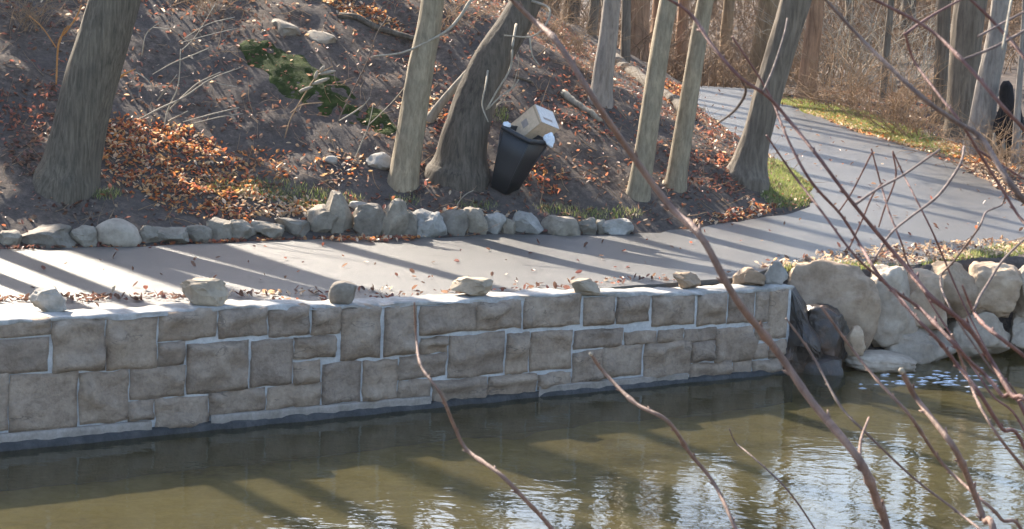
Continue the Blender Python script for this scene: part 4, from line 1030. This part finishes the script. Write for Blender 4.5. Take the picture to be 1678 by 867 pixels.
def roty(V, a): c, s = np.cos(a)[:, None], np.sin(a)[:, None]; return np.stack([V[..., 0] * c + V[..., 2] * s, V[..., 1], -V[..., 0] * s + V[..., 2] * c], -1)
def rotz(V, a): c, s = np.cos(a)[:, None], np.sin(a)[:, None]; return np.stack([V[..., 0] * c - V[..., 1] * s, V[..., 0] * s + V[..., 1] * c, V[..., 2]], -1)
V = rotz(roty(rotx(V, tl), tl2), yaw)
V = V + np.stack([X1, Y1, Z1 + .012 + .35 * np.abs(np.sin(tl2)) * sz], -1)[:, None, :]
fan = np.array([(6, 0, 5), (6, 5, 4), (6, 4, 3), (6, 3, 2), (6, 2, 1), (6, 1, 0)])
Fl = (fan[None] + 7 * np.arange(n)[:, None, None]).reshape(-1, 3)
me = mesh_np('leaf_litter', V.reshape(-1, 3), Fl, False)
colr = np.zeros((n, 3))
for kk, pv in pal.items():
    q = kind == kk; colr[q] = pv[rng.integers(0, len(pv), q.sum())]
colr *= rng.uniform(.75, 1.25, n)[:, None]
def set_col(me, c, per):
    at = me.color_attributes.new('col', 'FLOAT_COLOR', 'POINT')
    at.data.foreach_set('color', np.repeat(np.column_stack([c, np.ones(len(c))]), per, 0).astype(np.float32).ravel())
set_col(me, colr, 7)
tag(put('leaf_litter', me, M['leaf']), 'fallen rust and brown leaves strewn over the slope and path edges', 'leaves', kind='stuff')

gel = [(1290, 300, 48, 40, 0, 1.0), (1420, 206, 150, 17, 16, 1.0), (1330, 184, 60, 9, 12, 1.0), (1520, 240, 60, 9, 14, .6), (1400, 439, 140, 12, 0, .7), (1310, 445, 50, 12, 0, .8), (1580, 426, 120, 14, -8, .6), (480, 318, 80, 20, 12, .5), (175, 318, 24, 10, 0, .8), (560, 330, 40, 12, 0, .4),
       (950, 350, 70, 10, 8, .6), (780, 338, 40, 8, 0, .45), (660, 330, 30, 9, 0, .4), (820, 190, 14, 12, 0, .8), (1020, 350, 40, 10, 0, .4), (1640, 420, 60, 14, -15, .35), (380, 310, 50, 14, 10, .3)]
X2, Y2 = scatter(1500000, (-7.5, 9.5), (24, 48))
Z2 = terrain(X2, Y2); PX, PY = map(np.asarray, project(np.stack([X2, Y2, Z2], -1)))
dn2 = np.zeros(len(X2))
for cx, cy, rx, ry, a, dn in gel:
    e = in_ell(PX, PY, cx, cy, rx, ry, a) + .7 * fbm(X2 * 2.5, Y2 * 2.5, 3); dn2 = np.maximum(dn2, np.clip(1.3 - e, 0, 1) * dn)
hin = inside(X2, Y2, HILL_POLY); rin = inside(X2, Y2, RIGHT_POLY); PP = np.array(loop)
offp = ~inside(X2, Y2, loop)
u2, s2 = us(X2, Y2)
keep = offp & (s2 > .5) & (rng.random(len(X2)) < dn2)
X2, Y2, Z2 = X2[keep], Y2[keep], Z2[keep]; n = len(X2)
h = rng.uniform(.03, .085, n); a = rng.uniform(0, 6.28, n); ln = rng.uniform(.1, .8, n) * h; la_ = rng.uniform(0, 6.28, n); wd = rng.uniform(.003, .008, n)
b0 = np.stack([X2 - np.cos(a) * wd, Y2 - np.sin(a) * wd, Z2 - .01], -1); b1 = np.stack([X2 + np.cos(a) * wd, Y2 + np.sin(a) * wd, Z2 - .01], -1)
tp_ = np.stack([X2 + np.cos(la_) * ln, Y2 + np.sin(la_) * ln, Z2 + h], -1)
V = np.stack([b0, b1, tp_], 1).reshape(-1, 3)
me = mesh_np('grass', V, np.arange(3 * n).reshape(-1, 3), False)
gp = np.array([(.16, .22, .045), (.24, .28, .065), (.34, .33, .12), (.12, .16, .04), (.40, .36, .18)])
set_col(me, gp[rng.integers(0, 5, n)] * rng.uniform(.8, 1.2, n)[:, None], 3)
tag(put('grass', me, M['grass']), 'short sunlit green grass in patches along the verge and the stones', 'grass', kind='stuff')

# fallen twigs and dry stalks over the slope
mb = MB(); rt = np.random.default_rng(21); cnt_ = 0
while cnt_ < 750:
    x, y = rt.uniform(-9, 6), rt.uniform(27, 42)
    if not inside(np.array([x]), np.array([y]), HILL_POLY)[0]: continue
    z = tz(x, y); px, py = project((x, y, z))
    if not (-40 < px < W and -60 < py < 400): continue
    cnt_ += 1; a_ = rt.uniform(0, 6.28); l = rt.uniform(.12, .65); up_ = abs(rt.normal(0, .35)) if rt.random() < .75 else rt.uniform(.8, 2.5)
    d = np.array([math.cos(a_), math.sin(a_), up_]); d /= np.linalg.norm(d); P = [np.array([x, y, z + .01])]
    for _k in range(4): d = d + rt.normal(0, .16, 3); d /= np.linalg.norm(d); P.append(P[-1] + d * l / 4)
    P = np.array(P); P[:, 2] = np.maximum(P[:, 2], terrain(P[:, 0], P[:, 1]) + .006); r = rt.uniform(.002, .0065)
    mb.tube(P, np.linspace(r, r * .4, 5), 4, False)
    if rt.random() < .5:
        dd = d + rt.normal(0, .6, 3); dd /= np.linalg.norm(dd); mb.tube(np.array([P[2], P[2] + dd * l * .2, P[2] + dd * l * .35 + rt.normal(0, .02, 3)]), [r * .6, r * .5, r * .3], 3, False)
tag(mb.build('fallen_twigs', M['twig_tan']), 'dry pale twigs and stalks scattered over the slope', 'twigs', kind='stuff')

# moss strip draped over the slope
cl = [(395, 75), (430, 92), (470, 110), (510, 135), (545, 160), (580, 182), (612, 205), (645, 222)]
cw = np.array([.14, .34, .44, .46, .44, .40, .32, .14])
C = spline(np.array([on_ground(*p)[:2] for p in cl]), 8); Wd = np.interp(np.linspace(0, 1, len(C)), np.linspace(0, 1, len(cw)), cw)
T_ = np.gradient(C, axis=0); T_ /= np.linalg.norm(T_, axis=1)[:, None]; Nn = np.stack([-T_[:, 1], T_[:, 0]], -1)
lat = np.linspace(-1, 1, 15)
MX = C[:, None, :] + Nn[:, None, :] * (lat[None, :, None] * Wd[:, None, None] * (1 + .5 * fbm(C[:, :1] * 3 + lat[None] * 0, C[:, 1:] * 3 + np.sign(lat)[None] * 9, 3))[:, :, None])
mz = terrain(MX[..., 0].ravel(), MX[..., 1].ravel()).reshape(MX.shape[:2]) + .05 * .6 * np.sqrt(np.clip(1 - lat[None] ** 2, 0, 1)) - .026 + .055 * fbm(MX[..., 0] * 6, MX[..., 1] * 6, 5) + .012
n1, n2 = MX.shape[:2]; idx = np.arange(n1 * n2).reshape(n1, n2)
mo = put('moss', mesh_np('moss', np.column_stack([MX.reshape(-1, 2), mz.ravel()]), np.stack([idx[:-1, :-1], idx[1:, :-1], idx[1:, 1:], idx[:-1, 1:]], -1).reshape(-1, 4)), M['moss'])
tag(mo, 'dark green strip of moss running down the bare slope', 'moss', kind='stuff')

# pale riffle where the stream breaks over stones
mb = MB(); rf = np.random.default_rng(5)
for _ in range(75):
    px, py = rf.normal(1535, 62), rf.normal(618, 7)
    if rf.random() < .2: px, py = rf.uniform(1400, 1670), rf.normal(628, 5)
    P = at_z(px, py, .004); l, w = rf.uniform(.015, .08), rf.uniform(.003, .009)
    a = np.arange(6) * math.pi / 3; V = np.column_stack([P[0] + np.cos(a) * l, P[1] + np.sin(a) * w, np.full(6, .002)]); V = np.vstack([V, [P[0], P[1], .012]])
    mb.add(V, None, np.array([(i, (i + 1) % 6, 6) for i in range(6)]))
tag(mb.build('foam', M['foam']), 'white flecks of foam on the riffle below the boulders', 'foam', kind='stuff')

# ------------------------------------------------------------------ stems in front of the camera, growing on the near bank
GF = 'bare red stems growing on the near bank'
def fstem(label, pts, widths, y, mat, root, shoots=(), nodes_=(), broken=False, group=GF):
    n = len(pts)
    P = [at_y(px, py, y + .05 * math.sin(i * 1.7)) for i, (px, py) in enumerate(pts)]
    rx, ry = root; rz = tz(rx, ry)
    end = np.array(P[-1]); P += [end * .55 + np.array([rx, ry, rz]) * .45 + np.array([-.05, 0, .12]), np.array([rx, ry, rz - .06])]
    S = spline(np.array(P), 7); tt = np.linspace(0, 1, len(S))
    nseg = (n - 1) / (n + 1)
    w = np.interp(tt, np.concatenate([np.linspace(0, nseg, len(widths)), [1]]), list(widths) + [widths[-1] * 1.25]) * y / F / 2 * .8
    q = S.copy()
    for (nx_, ny_) in nodes_:
        p = at_y(nx_, ny_, y); d = np.linalg.norm(S - p, axis=1); i = int(np.argmin(d)); w[i] *= 1.45
    base = np.array([rx, ry, rz]); e = empty('red_sapling', base); tag(e, label, 'sapling', group)
    w = w * (1 + .10 * np.sin(tt * 61 + y * 9) ** 8 * np.sign(w)) * (1 + .05 * fbm(tt * 40, tt * 0 + y, 3))
    mb = MB(); mb.tube(S, w, 9)
    for i in range(5, len(S) - 9, 6):                 # alternate buds
        dvec = S[i - 1] - S[i]; dvec /= np.linalg.norm(dvec); sd_ = np.cross(dvec, FWD); sd_ /= np.linalg.norm(sd_); sg = 1 if (i // 6) % 2 else -1
        o_ = S[i] + sd_ * sg * w[i] * .8; bs_ = min(w[i], .0042); tip = o_ + (dvec * 1.6 + sd_ * sg * .8) * bs_ * 1.4
        mb.tube(np.array([o_ - dvec * w[i] * .3, (o_ + tip) / 2, tip]), np.array([.5, .42, .08]) * bs_, 6)
    mb.build('stem', mat, e, base)
    if broken:
        mb = MB(); d = S[0] - S[1]; d /= np.linalg.norm(d); mb.tube(np.array([S[0] - d * .002, S[0] + d * .004, S[0] + d * .007]), [w[0] * 1.02, w[0] * 1.15, w[0] * .5], 7); mb.build('broken_tip', M['twig_pale'], e, base)
    for sh in shoots:
        spts, sw = sh[0], sh[1]; smat = sh[2] if len(sh) > 2 else mat
        mb = MB(); px_tube(mb, spts, y, sw, 6, [0] + [.04 * j for j in range(1, len(spts))]); mb.build('shoot', smat, e, base)
    return e
Rd, Br, Gr = M['stem_red'], M['stem_brown'], M['stem_grey']
fstem('thickest reddish stem running diagonally from the top middle to the bottom right', [(800, -40), (870, 30), (912, 68), (975, 165), (1030, 246), (1098, 338), (1150, 390), (1205, 488), (1272, 574), (1332, 660), (1408, 754), (1440, 830), (1462, 900)],
      [9, 10, 12, 12, 13, 14, 14, 15, 15, 16, 17, 17, 17], 2.6, Br, (1.05, 2.9), [([(1408, 756), (1411, 720), (1424, 684)], [7, 5, 4])], [(912, 68), (1150, 390), (1275, 578), (1408, 754)])
fstem('short broken-topped stem with a pale tip standing over the water at the right', [(1478, 609), (1500, 650), (1532, 692), (1566, 738), (1590, 792), (1612, 850), (1640, 930)], [11, 11, 12, 13, 13, 14], 2.7, Br, (1.1, 3.0), (), [(1566, 738)], True)
fstem('thin brown stem with a pale tip reaching up over the wall foot near the middle', [(969, 581), (988, 608), (1040, 660), (1094, 690), (1130, 742), (1170, 792), (1205, 866), (1240, 960)], [6, 7, 8, 8, 8, 8, 8], 3.0, Br, (.75, 3.2), (), [(1040, 660), (1130, 742)], True)
fstem('thin wavy stem at the left, rising from the water to the wall top', [(679, 496), (682, 550), (690, 600), (722, 645), (745, 700), (766, 738), (818, 776), (860, 818), (905, 868), (960, 950)], [3.5, 5, 6, 7, 8, 9, 9, 9], 3.0, Br, (.5, 3.1), (), [(690, 600), (766, 738)])
fstem('very thin faint twig low over the sky reflections', [(1195, 703), (1206, 726), (1230, 746), (1288, 800), (1336, 868), (1390, 960)], [3, 3.5, 4, 4], 3.2, Gr, (.9, 3.3))
fstem('thin dark stem from the dark slab down across the bright water', [(1288, 522), (1333, 585), (1376, 664), (1424, 714), (1498, 784), (1568, 838), (1620, 880), (1690, 950)], [4, 5, 5, 5, 6, 6], 3.1, Gr, (1.2, 3.2), (), [(1376, 664)])
fstem('slim red-brown stem from the wet boulder down behind the broken-topped one', [(1346, 502), (1398, 574), (1443, 629), (1490, 680), (1530, 740), (1558, 774), (1608, 819), (1640, 850), (1690, 930)], [5, 6, 7, 7, 7, 8], 2.9, Br, (1.15, 3.05), (), [(1443, 629), (1490, 680)])
fstem('long dark red stem arching from top centre through the cluster', [(1072, -16), (1130, 22), (1165, 72), (1212, 126), (1258, 158), (1292, 196), (1340, 256), (1400, 336), (1453, 400), (1489, 442), (1525, 486), (1583, 533), (1622, 588), (1656, 645), (1715, 740)],
      [6, 7, 7, 7, 7, 7, 7, 8, 9, 10, 10, 10, 10, 10], 2.8, Rd, (1.35, 2.9),
      [([(1400, 336), (1438, 310), (1483, 285), (1540, 245)], [5, 4, 4, 4], M['stem_grey']), ([(1250, 152), (1268, 110), (1284, 60), (1290, 30)], [4, 4, 3, 2], M['stem_grey']), ([(1212, 126), (1222, 150), (1205, 180), (1172, 205)], [3, 5, 5, 3], M['twig_dark'])], [(1130, 22), (1583, 533), (1489, 442)])
fstem('red stem running just below the longest one through the cluster', [(1200, 60), (1258, 150), (1290, 226), (1328, 296), (1378, 352), (1410, 402), (1428, 433), (1455, 468), (1497, 497), (1518, 516), (1563, 563), (1588, 591), (1612, 612), (1640, 646), (1700, 730)],
      [4, 5, 6, 6, 7, 7, 8, 8, 8, 8], 2.9, Rd, (1.4, 3.0),
      [([(1428, 433), (1458, 385), (1493, 355), (1538, 320), (1573, 270), (1580, 240)], [4, 4, 4, 5, 5, 4], M['stem_grey'])], [(1455, 468), (1518, 516)])
fstem('lower red stem of the cluster, crossing the boulders to the right edge', [(1256, 222), (1300, 286), (1346, 346), (1400, 418), (1441, 455), (1462, 476), (1505, 525), (1536, 556), (1561, 588), (1583, 616), (1602, 640), (1640, 700), (1700, 790)], [4, 5, 5, 6, 7, 8, 8, 8, 8], 2.75, Rd, (1.3, 2.8), (), [(1536, 556), (1462, 476)])
fstem('slightly curved red stem low on the right, left of the cluster base', [(1560, 548), (1588, 624), (1608, 670), (1640, 720), (1680, 770), (1740, 850)], [5, 6, 6, 7, 7], 3.0, Br, (1.4, 3.1), (), [(1608, 670)])
fstem('red stem at the right edge forking over the grey boulders', [(1577, 468), (1594, 508), (1612, 532), (1645, 558), (1680, 585), (1750, 650)], [4, 7, 8, 8, 8], 2.7, Rd, (1.5, 2.8), [([(1596, 508), (1606, 485), (1618, 466), (1641, 430), (1672, 398), (1690, 385)], [5, 5, 5, 4, 3], M['stem_grey'])], [(1597, 512)])
fstem('thin crooked twig with a kink above the brown boulder at the right', [(1648, 306), (1643, 334), (1616, 348), (1603, 375), (1563, 428), (1541, 458), (1560, 510), (1620, 600), (1700, 720)], [3, 4, 4, 4, 4, 4, 5], 3.2, Gr, (1.5, 3.3))
fstem('straight thin twig over the path, left of a pair of crossing ones', [(1428, 244), (1443, 300), (1458, 350), (1478, 400), (1490, 436), (1540, 520), (1620, 640), (1700, 760)], [3, 4, 4, 4, 5], 3.3, Rd, (1.45, 3.4), [([(1430, 248), (1410, 288), (1393, 320), (1375, 346)], [3, 3, 3, 3]), ([(1446, 300), (1430, 320), (1413, 360), (1390, 410)], [3, 3, 3, 3])])
fstem('straight thin twig over the path, right one of the crossing pair', [(1463, 248), (1480, 285), (1498, 320), (1528, 380), (1545, 420), (1580, 500), (1640, 620), (1710, 750)], [3, 3.5, 4, 4, 5], 3.35, Rd, (1.5, 3.45), [([(1463, 250), (1468, 290), (1450, 340), (1440, 372)], [3, 3, 3, 2.5])])
fstem('stout blurred grey-brown stem sloping to the right edge above the path', [(1300, -60), (1403, 55), (1458, 110), (1518, 165), (1568, 200), (1608, 226), (1648, 290), (1684, 336), (1760, 430), (1850, 600)], [6, 8, 9, 10, 11, 12, 12, 12], 2.2, Gr, (1.3, 2.3))
fstem('red-brown stem crossing the woods at the upper right, with a side twig', [(1423, -6), (1518, 45), (1578, 100), (1648, 180), (1684, 218), (1780, 330), (1900, 560)], [6, 7, 8, 9, 9], 2.5, Rd, (1.6, 2.6), [([(1578, 98), (1628, 78), (1680, 50), (1720, 28)], [5, 5, 5, 4], M['stem_grey']), ([(1643, 80), (1650, 40), (1658, -4)], [4, 4, 4], M['twig_pale'])], [(1578, 98)])
fstem('forked thin stem high on the right with an arm reaching to the top edge', [(1483, 55), (1498, 100), (1538, 155), (1578, 206), (1610, 260), (1660, 340), (1760, 520)], [5, 5, 6, 6, 6, 7], 2.7, Rd, (1.55, 2.8), [([(1483, 56), (1520, 30), (1573, 0), (1610, -20)], [5, 5, 4, 4]), ([(1603, 246), (1640, 270), (1690, 300)], [4, 4, 3])], [(1483, 56)])
fstem('red stem entering at the top right corner', [(1560, -30), (1632, 40), (1690, 110), (1780, 240), (1900, 480)], [6, 7, 7, 8], 2.6, Rd, (1.65, 2.7), [([(1603, 60), (1632, 44), (1658, 30), (1700, 8)], [4, 4, 4, 3], M['stem_grey'])])

# ------------------------------------------------------------------ thin autumn air
V = np.array([(x, y, z) for x in (-620, 720) for y in (-70, 960) for z in (-2.0, 60)], float)
hm = mesh_np('haze', V, np.array([[0, 1, 3, 2], [4, 6, 7, 5], [0, 4, 5, 1], [2, 3, 7, 6], [0, 2, 6, 4], [1, 5, 7, 3]]), False)
mh = bpy.data.materials.new('haze'); mh.use_nodes = True; nt = mh.node_tree; nt.nodes.clear()
out = N(nt, "ShaderNodeOutputMaterial"); pv = N(nt, "ShaderNodeVolumePrincipled"); pv.inputs['Density'].default_value = .0001; pv.inputs['Color'].default_value = (.92, .92, .94, 1); pv.inputs['Anisotropy'].default_value = .35
nt.links.new(pv.outputs[0], out.inputs['Volume'])
tag(put('haze', hm, mh), kind='stuff')
